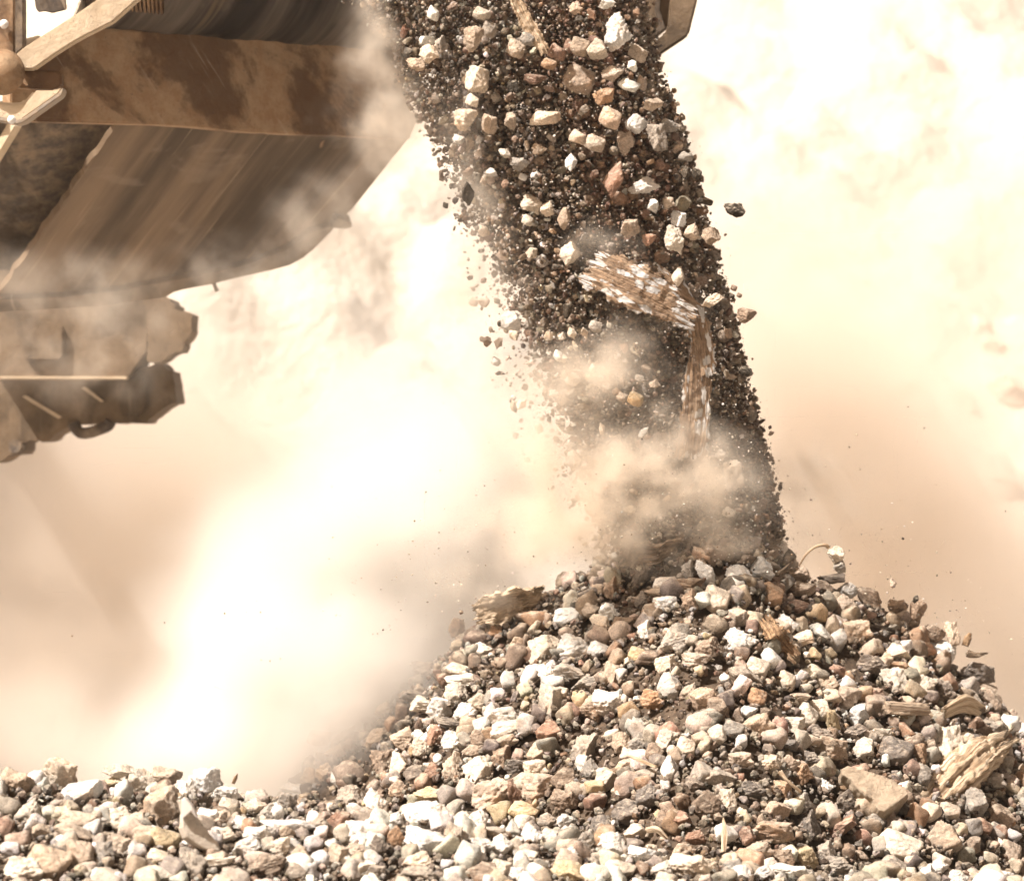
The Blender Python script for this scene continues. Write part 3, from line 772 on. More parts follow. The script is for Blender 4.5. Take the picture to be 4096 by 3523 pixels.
def place_stone(name, e, idx, centre, k, marks, own, group, verb="", push=.0):
    x, y, wd, ht, rot, tone, shape = e
    me = ROCKS[shape][(idx * 7 + 3) % NVAR[shape]]
    o = bpy.data.objects.new(name, me)
    COL.objects.link(o)
    sx, sz = wd / 8 * PX * k, ht / 8 * PX * k
    sy = (sx + sz) * .5 * random.uniform(.8, 1.05)
    f = 1.08
    o.scale = (sx * f, sy * f, sz * f)
    o.rotation_euler = (random.uniform(-.15, .15), -math.radians(rot), random.uniform(-.2, .2))
    o.location = centre + Vector((0, push * sy, 0))
    c = TONE[tone][0]
    v = random.uniform(.82, 1.14); wv = random.uniform(-.04, .04)
    if tone == 'd' and name == 'falling_stone': c = (.05, .04, .03)
    else: c = [q * .80 + d * .20 for q, d in zip(c, (.44, .365, .30))]
    o.color = (min(.82, c[0] * v * (1 + wv)), min(.80, c[1] * v), min(.78, c[2] * v * (1 - wv)), 1)
    o["label"] = label_for(x, y, wd, ht, tone, shape, marks, own, idx, verb)
    o["category"] = "stone"; o["group"] = group
    return o, sx, sy, sz

heap_list = parse(HEAP)
# the 300 largest as things; what is smaller joins the loose rubble
seen = []
for e in sorted(heap_list, key=lambda q: -q[2] * q[3]):
    if any(math.hypot(e[0] - q[0], e[1] - q[1]) < .28 * min(q[2], q[3]) for q in seen): continue
    seen.append(e)
KEEP = seen[:300]
REST = seen[300:]
occupied = []
for i, e in enumerate(sorted(KEEP, key=lambda q: q[1])):
    c, k = heap_hit(e[0] / 4, e[1] / 4)
    place_stone("rubble_stone", e, i, c, k, MARKS, OWN, "stones of the rubble heap", push=.25)
    occupied.append((c.x, c.y, c.z, (e[2] + e[3]) / 16 * PX * k))

# ------------------------------------------------------------------ loose rubble: everything too small to single out
def scatter(name, n_list, mat, kind_label, sub, nvar=10, flat=True):
    """n_list: arrays pos (N,3), size (N,3), colour (N,3)"""
    pos, size, colr = n_list
    N = len(pos)
    vb = [rock_verts(sub, 900 + i, 'aapapr'[i % 6]) * RNG.uniform(.75, 1, 3) for i in range(nvar)]
    F0 = ICO[sub][1]; nv = len(vb[0])
    q = RNG.normal(size=(N, 4)); q /= np.linalg.norm(q, axis=1)[:, None]
    a, b, c, d = q.T
    R = np.stack([1 - 2 * (c * c + d * d), 2 * (b * c - a * d), 2 * (b * d + a * c), 2 * (b * c + a * d), 1 - 2 * (b * b + d * d), 2 * (c * d - a * b),
                  2 * (b * d - a * c), 2 * (c * d + a * b), 1 - 2 * (b * b + c * c)], 1).reshape(N, 3, 3)
    which = RNG.integers(0, nvar, N)
    B = np.stack(vb)[which]                                  # N,nv,3
    V = np.einsum('nij,nvj->nvi', R, B * size[:, None, :]) + pos[:, None, :]
    F = (F0[None] + (np.arange(N) * nv)[:, None, None]).reshape(-1, 3)
    C = np.repeat(colr[:, None, :], nv, 1).reshape(-1, 3)
    me = mesh_np(name, V.reshape(-1, 3), F, mat, smooth=not flat, col=C)
    return link(name, me, label=kind_label, kind="stuff")

PAL = np.array([TONE[k][0] for k in "wctgdbrohy"]) * .78 + np.array((.42, .35, .29)) * .22
def tones(n, wts):
    wts = np.array(wts, float); wts /= wts.sum()
    c = PAL[RNG.choice(len(PAL), n, p=wts)] * RNG.uniform(.7, 1.15, (n, 1)) * RNG.uniform(.95, 1.05, (n, 3))
    return np.clip(c, .02, .85)

def heap_points(n, rmin, rmax, power, lift):
    x = RNG.uniform(-1.7, 1.7, n); y = RNG.uniform(-2.5, .75, n)
    h = heap_h(x, y)
    keep = h > .03
    k = (y + DIST) / DIST * PX
    u = x / k + 512; v = 440 - (h - CAMZ) / k
    keep &= (u > -40) & (u < 1064) & (v < 930)
    x, y, h = x[keep], y[keep], h[keep]
    r = rmin + (rmax - rmin) * RNG.random(len(x)) ** power
    return np.stack([x, y, h + lift * r - .012], 1), r

W_FRONT = [10, 6, 3, 2.5, .6, .5, .3, .2, .6, .4]
W_CONE = [2.4, 3, 4, 4, 3, 4, 1.6, 1, 1.2, .4]
pos, r = heap_points(8500, .009, .038, 2.0, .2)
front = (ridge_h(pos[:, 0], pos[:, 1]) > cone_h(pos[:, 0], pos[:, 1])) | (pos[:, 0] < .1) & (RNG.random(len(pos)) < .5)
c = np.where(front[:, None], tones(len(pos), W_FRONT), tones(len(pos), W_CONE))
cr = (np.abs(pos[:, 1] - .05) < .28) & (pos[:, 0] < .75) & (RNG.random(len(pos)) < .8)
c[cr] = tones(int(cr.sum()), [0, .5, 3, 2, 3, 8, .5, .5, .5, 0]) * .8
# keep the loose stones from standing in front of the single ones
occ = np.array(occupied)
ok = np.ones(len(pos), bool)
for ox, oy, oz, orr in occ:
    kk = (oy + DIST)
    du = pos[:, 0] / (pos[:, 1] + DIST) - ox / kk; dv = (pos[:, 2] - CAMZ) / (pos[:, 1] + DIST) - (oz - CAMZ) / kk
    ok &= ~((np.hypot(du, dv) * kk < orr * .8) & (pos[:, 1] < oy + orr))
pos, r, c = pos[ok], r[ok], c[ok]
scatter("loose_rubble", (pos, r[:, None] * RNG.uniform(.7, 1.15, (len(r), 3)), c), M_GRAVEL, "loose small stones packed between the larger rubble of the heap", 3, flat=False)
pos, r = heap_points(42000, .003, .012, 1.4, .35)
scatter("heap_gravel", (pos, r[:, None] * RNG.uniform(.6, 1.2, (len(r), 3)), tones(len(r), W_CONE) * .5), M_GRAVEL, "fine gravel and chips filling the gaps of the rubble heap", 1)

# ------------------------------------------------------------------ falling stream
def stream_edges(v):
    """left and right edge in render pixels at picture row v"""
    L = np.interp(v, [-60, 0, 60, 130, 200, 250, 320, 400, 480, 540], [300, 345, 385, 425, 446, 462, 478, 500, 540, 580])
    Rr = np.interp(v, [-60, 0, 60, 130, 200, 300, 380, 420, 540], [640, 648, 660, 685, 706, 732, 750, 762, 785])
    return L, Rr
def stream_points(n, vmin, vmax, edge_soft, depth=.17, y0=.0):
    v = RNG.uniform(vmin, vmax, n)
    L, Rr = stream_edges(v)
    t = RNG.beta(1.6 if edge_soft else 1.15, 1.0, n)
    t = np.clip(t + RNG.normal(0, .02 if not edge_soft else .05, n), -.22, 1.04)
    u = L + (Rr - L) * t
    prof = np.sqrt(np.clip(1 - (2 * t - 1) ** 2, .05, 1))
    y = y0 + RNG.uniform(-1, 1, n) * depth * prof
    k = (y + DIST) / DIST * PX
    return np.stack([(u - 512) * k, y, CAMZ + (440 - v) * k], 1), t, v

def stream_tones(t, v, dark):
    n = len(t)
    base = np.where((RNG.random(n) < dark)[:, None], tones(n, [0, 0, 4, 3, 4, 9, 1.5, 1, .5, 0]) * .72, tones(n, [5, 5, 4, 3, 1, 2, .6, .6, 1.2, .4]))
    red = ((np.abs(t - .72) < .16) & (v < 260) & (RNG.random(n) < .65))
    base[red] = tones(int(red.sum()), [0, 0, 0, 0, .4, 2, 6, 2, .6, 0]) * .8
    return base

def edge_keep(pos, t, v, soft=1.0, clump=0.0, seed=0):
    """ragged, streaky edges; the lower left side thins out into loose grains"""
    n1 = fbm(np.stack([pos[:, 0] * 9, pos[:, 1] * 9, pos[:, 2] * 3.0], 1), 60 + seed, 3)
    n2 = fbm(np.stack([pos[:, 0] * 16 + pos[:, 2] * 5, pos[:, 1] * 8, pos[:, 2] * 4.0], 1), 70 + seed, 3)
    tl = np.interp(v, [-60, 120, 250, 330, 420, 560], [.02, .04, .09, .15, .17, .08]) * soft
    pl = np.clip((t - tl + .10 * n1) / (.06 + .5 * tl), .025, 1)
    pr = np.clip((1.0 - t + .035 * n1) / .035, .03, 1)
    pk = np.clip(1 - clump * (.5 - n2 * .9), 0, 1)
    return RNG.random(len(t)) < pl * pr * pk

def pick(seed, n, *a, soft=1.0, clump=0.0, **k):
    pos, t, v = stream_points(n, *a, **k)
    m = edge_keep(pos, t, v, soft, clump, seed)
    return pos[m], t[m], v[m]

pos, t, v = pick(0, 17000, -60, 575, False, clump=.85)
r = .004 + .011 * RNG.random(len(t)) ** 2 + .009 * (RNG.random(len(t)) > .975)
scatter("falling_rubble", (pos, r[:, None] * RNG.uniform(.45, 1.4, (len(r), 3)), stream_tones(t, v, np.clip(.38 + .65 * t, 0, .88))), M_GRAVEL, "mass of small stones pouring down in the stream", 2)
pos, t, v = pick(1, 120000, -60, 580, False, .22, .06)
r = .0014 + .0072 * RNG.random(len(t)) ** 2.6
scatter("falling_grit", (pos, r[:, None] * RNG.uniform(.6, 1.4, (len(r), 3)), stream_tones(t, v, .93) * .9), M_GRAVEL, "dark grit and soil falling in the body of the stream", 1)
pos, t, v = pick(2, 17000, -60, 570, True, .24, -.04, soft=.3, clump=.8)
r = .0008 + .0020 * RNG.random(len(t)) ** 2.2
scatter("falling_sand", (pos, r[:, None] * RNG.uniform(.7, 1.5, (len(r), 3)), tones(len(r), [6, 6, 3, 1, 2, 3, .5, .5, 1, 1])), M_GRAVEL, "bright sand grains falling in front of and beside the stream", 1)
# grains thrown up round the heap
n = 900
u = RNG.normal(660, 190, n); v = 540 - np.abs(RNG.normal(0, 75, n)) + np.abs(u - 660) * .33
y = RNG.uniform(-.5, .2, n); k = (y + DIST) / DIST * PX
r = .0010 + .0022 * RNG.random(n) ** 3
scatter("flying_grit", (np.stack([(u - 512) * k, y, CAMZ + (440 - v) * k], 1), r[:, None] * np.ones((n, 3)), tones(n, [5, 4, 1, 1, 4, 2, 0, 1, 0, 0])), M_GRAVEL, "specks of grit flying about over the heap", 1)

for i, e in enumerate(parse(FALL)):
    t_ = random.uniform(-.28, -.16)
    if e[0] > 3200: t_ = -.12
    k = (t_ + DIST) / DIST
    o, *_ = place_stone("falling_stone", e, i, Q(e[0], e[1], t_), k, FMARKS, FOWN, "stones in the air", "airborne " if e[1] > 1900 else "falling ")
    o.rotation_euler.x = random.uniform(-.4, .4)


# ------------------------------------------------------------------ wood, bark and shards lying on the heap or falling
M_DRIFT = wood_mat("weathered_wood", (.30, .20, .12), (.66, .54, .40))
M_BARK = wood_mat("shaggy_bark", (.16, .095, .055), (.40, .27, .16))
M_DARKBARK = wood_mat("dark_bark", (.07, .05, .035), (.24, .175, .12), dusty=.6)
M_DUSTYBARK = wood_mat("dusty_bark", (.20, .15, .10), (.42, .33, .24), dusty=.6)
M_SPLIT = wood_mat("split_timber", (.24, .17, .12), (.45, .36, .27), dusty=.1)
M_PAINTED = wood_mat("painted_board", (.13, .085, .055), (.36, .25, .165), paint=(.60, .585, .57), dusty=.25)
M_CERAMIC = simple_stone("tile_face", (.62, .58, .54), (.70, .66, .62), 12, .001)
M_SLAB = simple_stone("tan_slab_stone", (.36, .28, .205), (.48, .39, .29), 70, .01)

def wood_thing(name, label, cat, mat, pix, widths, thicks, wdir, depth=None, off=0.0, group=None, **kw):
    """pix: photo pixels (x, y[, dy]) along the piece; it lies on the heap unless a depth is given"""
    pts = []
    cy = None
    for p in pix:
        if depth is None:
            h, k = heap_hit(p[0] / 4, p[1] / 4); yy = h.y
            if cy is None: cy = yy
            yy = cy + (yy - cy) * .6 + (p[2] if len(p) > 2 else 0) + off
        else:
            yy = depth + (p[2] if len(p) > 2 else 0)
        pts.append(Q(p[0], p[1], yy))
    k = (pts[0].y + DIST) / DIST * PX / 4
    if isinstance(thicks, (int, float)):
        if kw.pop('straight', False): pts = lin(pts, 40)
        me, org = board(name, mat, pts, [q * k for q in widths], thicks * k, wdir, **kw)
    else:
        me, org = loft(name, mat, pts, [q * k for q in widths], [q * k for q in thicks], wdir, **kw)
    return link(name, me, loc=org, label=label, cat=cat, group=group)

drift = wood_thing("driftwood_chunk", "thick weathered driftwood chunk with deep grooves lying on the heap's right side", "wood", M_DRIFT,
           [(4010, 2975), (3930, 3020), (3850, 3090), (3770, 3170), (3725, 3215)], [36, 70, 88, 80, 48], [30, 55, 58, 40, 20], (.75, 0, -.66), off=-.10, seed=11, n=110, seg=110, ridge=.42, rough=.22, ragged=.55, ex=2.3)
wood_thing("timber_block", "short block of split grey timber with straight grain lying flat on the right slope", "wood", M_SPLIT,
           [(3545, 2828), (3625, 2832), (3702, 2835)], [24, 25, 24], [26, 28, 26], (0, 0, 1), off=-.05, seed=5, n=40, seg=60, ridge=.16, rough=.1, ragged=.12, ex=6)
wood_thing("wood_chip", "flat curved pale brown wood chip with visible grain beside the timber block", "wood", M_DRIFT,
           [(3775, 2850), (3850, 2815, -.02), (3915, 2840)], [30, 42, 26], [10, 14, 8], (.1, -.5, .85), off=-.05, seed=6, n=40, seg=48, ridge=.16, rough=.1, ragged=.2)
wood_thing("bark_strip", "shaggy brown strip of bark lying diagonally down the middle of the heap", "bark", M_BARK,
           [(3068, 2475), (3100, 2530, -.02), (3130, 2570), (3180, 2625)], [30, 38, 34, 20], 16, [(.8, -.2, .5)], off=-.07, seed=9, groove=.006, rough=.006, ragged=.16, notch=.35, curl=-.25)
plate = wood_thing("bark_plate", "curled dark bark plate with a pale dusty upper edge near the top of the heap", "bark", M_DARKBARK,
           [(2515, 2262), (2565, 2215, -.03), (2620, 2212, -.05), (2670, 2190, -.03), (2712, 2150)], [22, 44, 46, 44, 30], 10, [(.15, -.45, .8)], off=-.07, seed=12, groove=.003, rough=.005, ragged=.10, notch=.16, curl=.30, warp=.006)
wood_thing("bark_slab", "flared slab of dusty bark sticking out of the left slope into the white dust", "bark", M_DUSTYBARK,
           [(1905, 2452), (1975, 2430, -.03), (2050, 2405, -.04), (2110, 2385, -.02), (2165, 2365)], [36, 62, 66, 44, 26], 24, [(.15, -.35, .9)], off=-.06, seed=13, groove=.003, rough=.006, ragged=.09, notch=.14, curl=.2, warp=.004)
wood_thing("wood_splinter", "upright pale splinter standing among the stones behind the white band", "wood", M_DRIFT,
           [(2893, 3268), (2896, 3300), (2898, 3350), (2893, 3408)], [2, 9, 12, 9], [2, 7, 9, 7], (1, 0, 0), off=-.10, seed=15, n=30, seg=20, ridge=.3, rough=.15, ragged=.05)
wood_thing("wooden_stick", "thin bleached stick lying beside a white upright oval stone in the lower heap", "wood", M_DRIFT,
           [(2520, 3022), (2560, 3038), (2625, 3066)], [6, 7, 6], [6, 6, 6], (0, 0, 1), off=-.08, seed=16, n=24, seg=16, ridge=.2, rough=.1, ragged=.04)
wood_thing("wooden_stick", "bent bleached stick with a thick knob running down beside an ochre stone", "wood", M_DRIFT,
           [(3120, 3082), (3150, 3120), (3205, 3165)], [11, 6, 6], [10, 6, 5], (0, 0, 1), off=-.09, seed=17, n=24, seg=16, ridge=.2, rough=.1, ragged=.04)
wood_thing("wooden_stick", "short dark broken stick poking out of the top right of the heap", "wood", M_DARKBARK,
           [(3108, 2296), (3140, 2275), (3175, 2236)], [10, 9, 5], [8, 7, 4], (0, 0, 1), off=-.05, seed=18, n=24, seg=16, ridge=.3, rough=.3, ragged=.06)
wood_thing("wood_curl", "small curved bark curl lying on the edge of the light stones", "bark", M_DRIFT,
           [(2588, 3318), (2630, 3315, -.02), (2668, 3350)], [10, 14, 8], [8, 9, 5], (0, -.6, .8), off=-.10, seed=19, n=30, seg=24, ridge=.4, rough=.2, ragged=.1)
wood_thing("bark_flake", "ragged dark flake of bark jutting out from the right edge of the heap", "bark", M_DARKBARK,
           [(3870, 2610), (3905, 2618), (3950, 2610)], [14, 11, 3], [6, 5, 2], (0, 0, 1), off=-.02, seed=20, n=24, seg=20, ridge=.4, rough=.3, ragged=.15)
wood_thing("bark_flake", "rusty orange flake standing up on the right edge of the heap", "bark", M_BARK,
           [(3862, 2580), (3872, 2550), (3882, 2530)], [13, 14, 6], [7, 7, 3], (1, 0, .2), off=0, seed=21, n=24, seg=20, ridge=.4, rough=.3, ragged=.15)
wood_thing("leaf_scrap", "small rusty scrap standing on the front ridge against the white dust", "scrap", M_BARK,
           [(932, 3132), (942, 3110), (950, 3092)], [7, 8, 2], [2, 2, 1], (1, .4, 0), off=0, seed=22, n=16, seg=16, ridge=.2, rough=.2, ragged=.1)

# broad flat stones with straight outlines
def shard(name, label, cat, outline, mat, thick, tilt=(0, 0), off=-.08, face=None, sub=4, amp=.006, seed=0, lift=None):
    c = np.mean(outline, axis=0)
    h, k = heap_hit(c[0] / 4, c[1] / 4)
    y0 = h.y + off
    o3 = []
    for x, y in outline:
        dx, dz = (x - c[0]) / 4 * PX, -(y - c[1]) / 4 * PX
        o3.append(Q(x, y, y0 + dx * tilt[0] + dz * tilt[1]))
    nrm = Vector((-tilt[0], 1, -tilt[1])).normalized() * thick
    bm = prism(o3, [p + nrm for p in o3], 0)
    bmesh.ops.triangulate(bm, faces=[f for f in bm.faces if len(f.verts) > 4])
    bmesh.ops.subdivide_edges(bm, edges=bm.edges[:], cuts=sub, use_grid_fill=True)
    bmesh.ops.triangulate(bm, faces=bm.faces[:])
    bmesh.ops.subdivide_edges(bm, edges=bm.edges[:], cuts=1, use_grid_fill=True)
    P0 = np.array([v.co[:] for v in bm.verts])
    bm.normal_update()
    N0 = np.array([v.normal[:] for v in bm.verts])
    d = fbm(P0 * 30, seed, 4, .6) * amp
    for v, q in zip(bm.verts, P0 + N0 * d[:, None]): v.co = q
    org = Vector(P0.mean(0))
    bmesh.ops.translate(bm, verts=bm.verts[:], vec=-org)
    return bm_obj(name, bm, mat, None, True, loc=org, label=label, cat=cat)

KX, KY, KK = TILES['K']
def K_(*p): return [(KX + a * KK, KY + b * KK) for a, b in p]
GX, GY, GK = TILES['G']
def G_(*p): return [(GX + a * GK, GY + b * GK) for a, b in p]
shard("flat_slab", "broad tan slab with a sandy grained face lying left of the driftwood chunk", "stone",
      K_((385, 160), (450, 150), (560, 165), (660, 190), (780, 225), (900, 280), (975, 335), (1005, 395), (900, 480), (790, 555), (740, 540), (700, 500), (690, 450), (620, 400), (580, 370), (500, 300), (490, 270), (400, 215)),
      M_SLAB, .07, (.1, .75), off=-.10, seed=3, amp=.004)
tile = shard("tile_shard", "tall pointed shard of white tile with a rough grey back on the front ridge", "tile",
      G_((1665, 440), (1700, 560), (1680, 700), (1720, 790), (1850, 880), (1960, 930), (2030, 925), (2000, 850), (1870, 680), (1760, 500), (1690, 430)),
      simple_stone("tile_back", (.46, .40, .33), (.58, .51, .43), 60, .006), .025, (.5, .3), off=-.12, seed=4, amp=.003)
c_ = Vector(tile.location)
fo = [(1668, 445), (1705, 440), (1770, 515), (1815, 625), (1760, 560), (1705, 610), (1675, 640)]
y0 = tile.location.y - .035
f3 = [Q(a, b, y0) for a, b in G_(*fo)]
bm_obj("glazed_face", prism(f3, [p + Vector((0, .03, 0)) for p in f3], .002), M_CERAMIC, tile)

# falling pieces
wood_thing("pale_stick", "long pale stick with ragged bark falling at the top of the stream", "wood", M_DRIFT,
           [(2045, -60), (2070, 20), (2105, 90), (2150, 160), (2178, 208)], [17, 24, 27, 24, 18], 22, [(1, .25, .45)], depth=-.27, seed=31, groove=.002, rough=.002, ragged=.07, notch=.18, curl=.25)
def R_(x, y): return (1700 + x * .7722, 1100 + y * .7722)
plank = empty("broken_plank", Q(2560, 1170, -.22), "broken white-streaked plank with a splintered strip hanging from it, in the middle of the stream", "board")
def plank_part(name, pix, widths, thick, wdir, **kw):
    pts = [Q(p[0], p[1], -.22 + p[2]) for p in pix]
    k = pts[0].y + DIST; k = k / DIST * PX / 4
    me, org = board(name, M_PAINTED, lin(pts, 30), [q * k for q in widths], thick * k, wdir, **kw)
    o = link(name, me); o.parent = plank; o.location = org - plank.location
    return o
plank_part("plank_panel", [(2362, 1066, .0), (2560, 1150, -.03), (2775, 1262, .0)], [84, 90, 96, 92, 80, 58], 20, [(.42, .30, .88)], seed=32, n=130, m=50, groove=.0016, rough=.0016, ragged=.07, notch=.14)
plank_part("torn_edge", [(2640, 1075, -.01), (2730, 1160, .0), (2815, 1320, .03)], [10, 26, 30, 22], 12, [(.8, .4, .5)], seed=36, n=80, m=24, groove=.002, rough=.002, ragged=.15, notch=.3)
plank_part("hanging_strip", [(2778, 1235, .01), (2808, 1370, .02), (2822, 1500, .03)], [34, 44, 50, 34], 12, [(1, .2, .25)], seed=33, n=80, m=26, groove=.002, rough=.002, ragged=.10, notch=.22)
plank_part("hanging_strip", [(2790, 1440, .03), (2785, 1640, .04), (2762, 1832, .05)], [44, 58, 62, 64], 12, [(1, .2, .0)], seed=34, n=100, m=34, groove=.0016, rough=.0016, ragged=.05, notch=.14)
bm = tube(catmull([Q(3196, 2262, -.1), Q(3225, 2215, -.12), Q(3262, 2185, -.12), Q(3300, 2178, -.11), Q(3312, 2186, -.1)], 24), .0022, 8, .005)
o = bm_obj("thin_twig", bm, M_DRIFT, None, True, label="thin curved twig flying over the right shoulder of the heap", cat="twig")

# ------------------------------------------------------------------ conveyor head
AX = Vector((.81, .58, 0)).normalized()            # pulley axis, right end farther off
DR = Vector((-.5, .7, -.5)).normalized()           # the way the return belt runs
def T1(x, y, d): return Q(x * .724, y * .724, d)
def T4(x, y, d): return Q(x * .579, 1000 + y * .579, d)
def dax(px): return .1 + (px - 18) * .00175        # depth along the cross beam
conv = empty("belt_conveyor", P(150, 100, .5), "dusty brown steel conveyor head with a worn rubber belt over the falling stones", "conveyor")

def along(me, o):
    a = me.attributes.new("across", 'FLOAT_VECTOR', 'POINT')
    co = np.array([v.co[:] for v in me.vertices]) + np.array(o)
    u = co @ np.array(AX); d = co @ np.array(DR)
    a.data.foreach_set("vector", np.stack([u, d, u * 0], 1).astype(np.float32).ravel())

def pane(name, pts, mat, depthf, thick=.03, bevel=.003, parent=conv, smooth=False, jag=0):
    if jag:
        q = []
        for (a, b), (c, d) in zip(pts, pts[1:] + pts[:1]):
            m = max(1, int(math.hypot(c - a, d - b) / 4)); q.append((a, b))
            for k in range(1, m): q.append((a + (c - a) * k / m + random.uniform(-jag, jag), b + (d - b) * k / m + random.uniform(-jag, jag)))
        pts = q
    f = [P(x, y, depthf(x) if callable(depthf) else depthf) for x, y in pts]
    n = Vector((-AX.y, AX.x, 0)) if callable(depthf) else Vector((0, 1, 0))
    return bm_obj(name, prism(f, [p + n * thick for p in f], bevel), mat, parent, smooth)

def px1(*p): return [(x * .181, y * .181) for x, y in p]
# cross beam under the pulley
beam = pane("cross_beam", px1((60, 250), (300, 185), (420, 150), (560, 150), (800, 165), (1000, 178), (1200, 195), (1400, 205), (1600, 210), (2270, 238), (2270, 766), (1830, 745), (1600, 738), (1350, 725), (1100, 700), (870, 685), (600, 680), (110, 665), (60, 640)),
            M_STEEL, dax, .05)
lip = pane("beam_flange", [(x * .181, y * .181) for x, y in ((110, 655), (600, 670), (870, 676), (1350, 716), (1830, 737), (2270, 758), (2270, 771), (1830, 749), (1350, 729), (870, 689), (600, 684), (110, 669))], M_PALE, lambda x: dax(x) - .012, .012, .001)
# pulley with the belt wrapped round its lower half
R0 = .30
p0 = P(100, 30.0, dax(100) + .02); c0 = p0 + Vector((0, .04, R0))
bmq = bmesh.new(); NU, NA = 160, 72
rows = []
for i in range(NU + 1):
    q = c0 + AX * (-.10 + 1.72 * i / NU) + Vector((0, 0, .00))
    rr = R0 * (1 + .006 * math.sin(i * .33) + .004 * math.sin(i * 1.1))
    row = []
    for j in range(NA + 1):
        a = math.radians(-200 + 260 * j / NA)
        n = Vector((0, 0, 1)); m = AX.cross(n)
        row.append(bmq.verts.new(q + m * math.cos(a) * rr + n * math.sin(a) * rr))
    rows.append(row)
for A_, B_ in zip(rows, rows[1:]):
    for j in range(NA): bmq.faces.new((A_[j], A_[j + 1], B_[j + 1], B_[j]))
bmesh.ops.solidify(bmq, geom=bmq.faces[:], thickness=.014)
bmesh.ops.recalc_face_normals(bmq, faces=bmq.faces)
drumbelt = bm_obj("belt", bmq, M_DRUMBELT, conv, True); along(drumbelt.data, (0, 0, 0))
bmq = bmesh.new()
bmesh.ops.create_cone(bmq, cap_ends=True, segments=64, radius1=R0 - .02, radius2=R0 - .02, depth=1.66)
bmesh.ops.transform(bmq, matrix=Matrix.Translation(c0 + AX * .74) @ AX.to_track_quat('Z', 'Y').to_matrix().to_4x4(), verts=bmq.verts)
bm_obj("head_pulley", bmq, M_DARKSTEEL, conv, True)
# ribbed take-up spring beside the pulley
path = [P(118 + 46 * t + 0, -9 + 5 * t, .12) + Vector((0, .045 * math.sin(t * 2 * math.pi * 11), .045 * math.cos(t * 2 * math.pi * 11))) for t in np.linspace(0, 1, 260)]
bm_obj("tension_spring", tube(path, .0034, 8), M_STEEL, conv, True)

# return belt, a sheet running back and down
pl0 = P(118, 122, .52); pn = AX.cross(DR).normalized()
def on_plane(px, py, p0=pl0, n=pn):
    o = Vector((0, -DIST, CAMZ)); d = (P(px, py, 0) - o)
    t = (p0 - o).dot(n) / d.dot(n)
    return o + d * t
def plane_sheet(name, pts, mat, thick, p0=pl0, parent=conv, cuts=0, bevel=0):
    f = [on_plane(x, y, p0) for x, y in pts]
    s = 1 if pn.y > 0 else -1
    return bm_obj(name, prism(f, [p + pn * thick * s for p in f], bevel), mat, parent)
# the belt edge is ragged
random.seed(3)
def ragged(a, b, n, amp):
    out = []
    for i in range(n + 1):
        t = i / n; j = random.uniform(-amp, amp) if 0 < i < n else 0
        out.append((a[0] + (b[0] - a[0]) * t + j, a[1] + (b[1] - a[1]) * t + j * .3))
    return out
rb = ragged((122, 118), (-4, 298), 26, 1.8) + [(-4, 304), (30, 304), (90, 301), (130, 297), (170, 290), (215, 281), (270, 268), (290, 258), (303, 250), (312, 238), (330, 230), (341, 219), (345, 215), (352, 209), (410, 136), (418, 118)]
retb = plane_sheet("return_belt", rb, M_BELT, .02); along(retb.data, (0, 0, 0))
plane_sheet("belt_edge", ragged((119, 121), (-4, 292), 26, 1.4) + ragged((-4, 301), (124, 123), 26, 2.0), M_STEEL, .012, p0=pl0 - Vector((0, .02, 0)))
plane_sheet("return_chute", [(-4, 304), (-4, 299), (60, 297), (120, 290), (180, 279), (240, 266), (285, 250), (310, 232), (335, 226), (332, 231), (324, 239), (313, 250), (303, 258), (290, 265), (272, 270), (240, 277), (212, 284), (185, 289), (174, 292), (166, 297), (100, 306), (-4, 312)],
            M_MACHINE, .10, p0=pl0 - Vector((0, .04, 0)), bevel=.002)
plane_sheet("lug", [(336, 218), (349, 221), (352, 224), (352, 227), (346, 229), (330, 228)], M_DARKSTEEL, .03, p0=pl0 - Vector((0, .05, 0)), bevel=.002)
plane_sheet("frame_liner", [(-6, 110), (125, 112), (60, 215), (-6, 310)], M_DARKSTEEL, .03, p0=pl0 + Vector((0, .30, 0)))
plane_sheet("liner_rib", [(-6, 160), (14, 126), (22, 126), (-6, 172)], M_PALE, .03, p0=pl0 + Vector((0, .18, 0)))
bm_obj("drip_rod", tube([P(214, 283, 1.3), P(215.5, 287, 1.3), P(217, 291, 1.3)], .0055, 12), M_DARKSTEEL, conv, True)
# brace, post, bracket and pivot at the near side
pane("diagonal_brace", px1((85, 300), (130, 262), (270, 172), (410, 84), (560, -20), (780, -20), (620, 122), (480, 192), (400, 236), (300, 300), (185, 382), (88, 380)), M_PALE, -.12, .04, .004)
pane("side_post", px1((-30, -20), (78, -20), (78, 300), (60, 345), (-30, 345)), M_STEEL, -.05, .03)
pane("post_flange", px1((84, -20), (130, -20), (130, 262), (84, 300)), M_DARKSTEEL, -.09, .05)
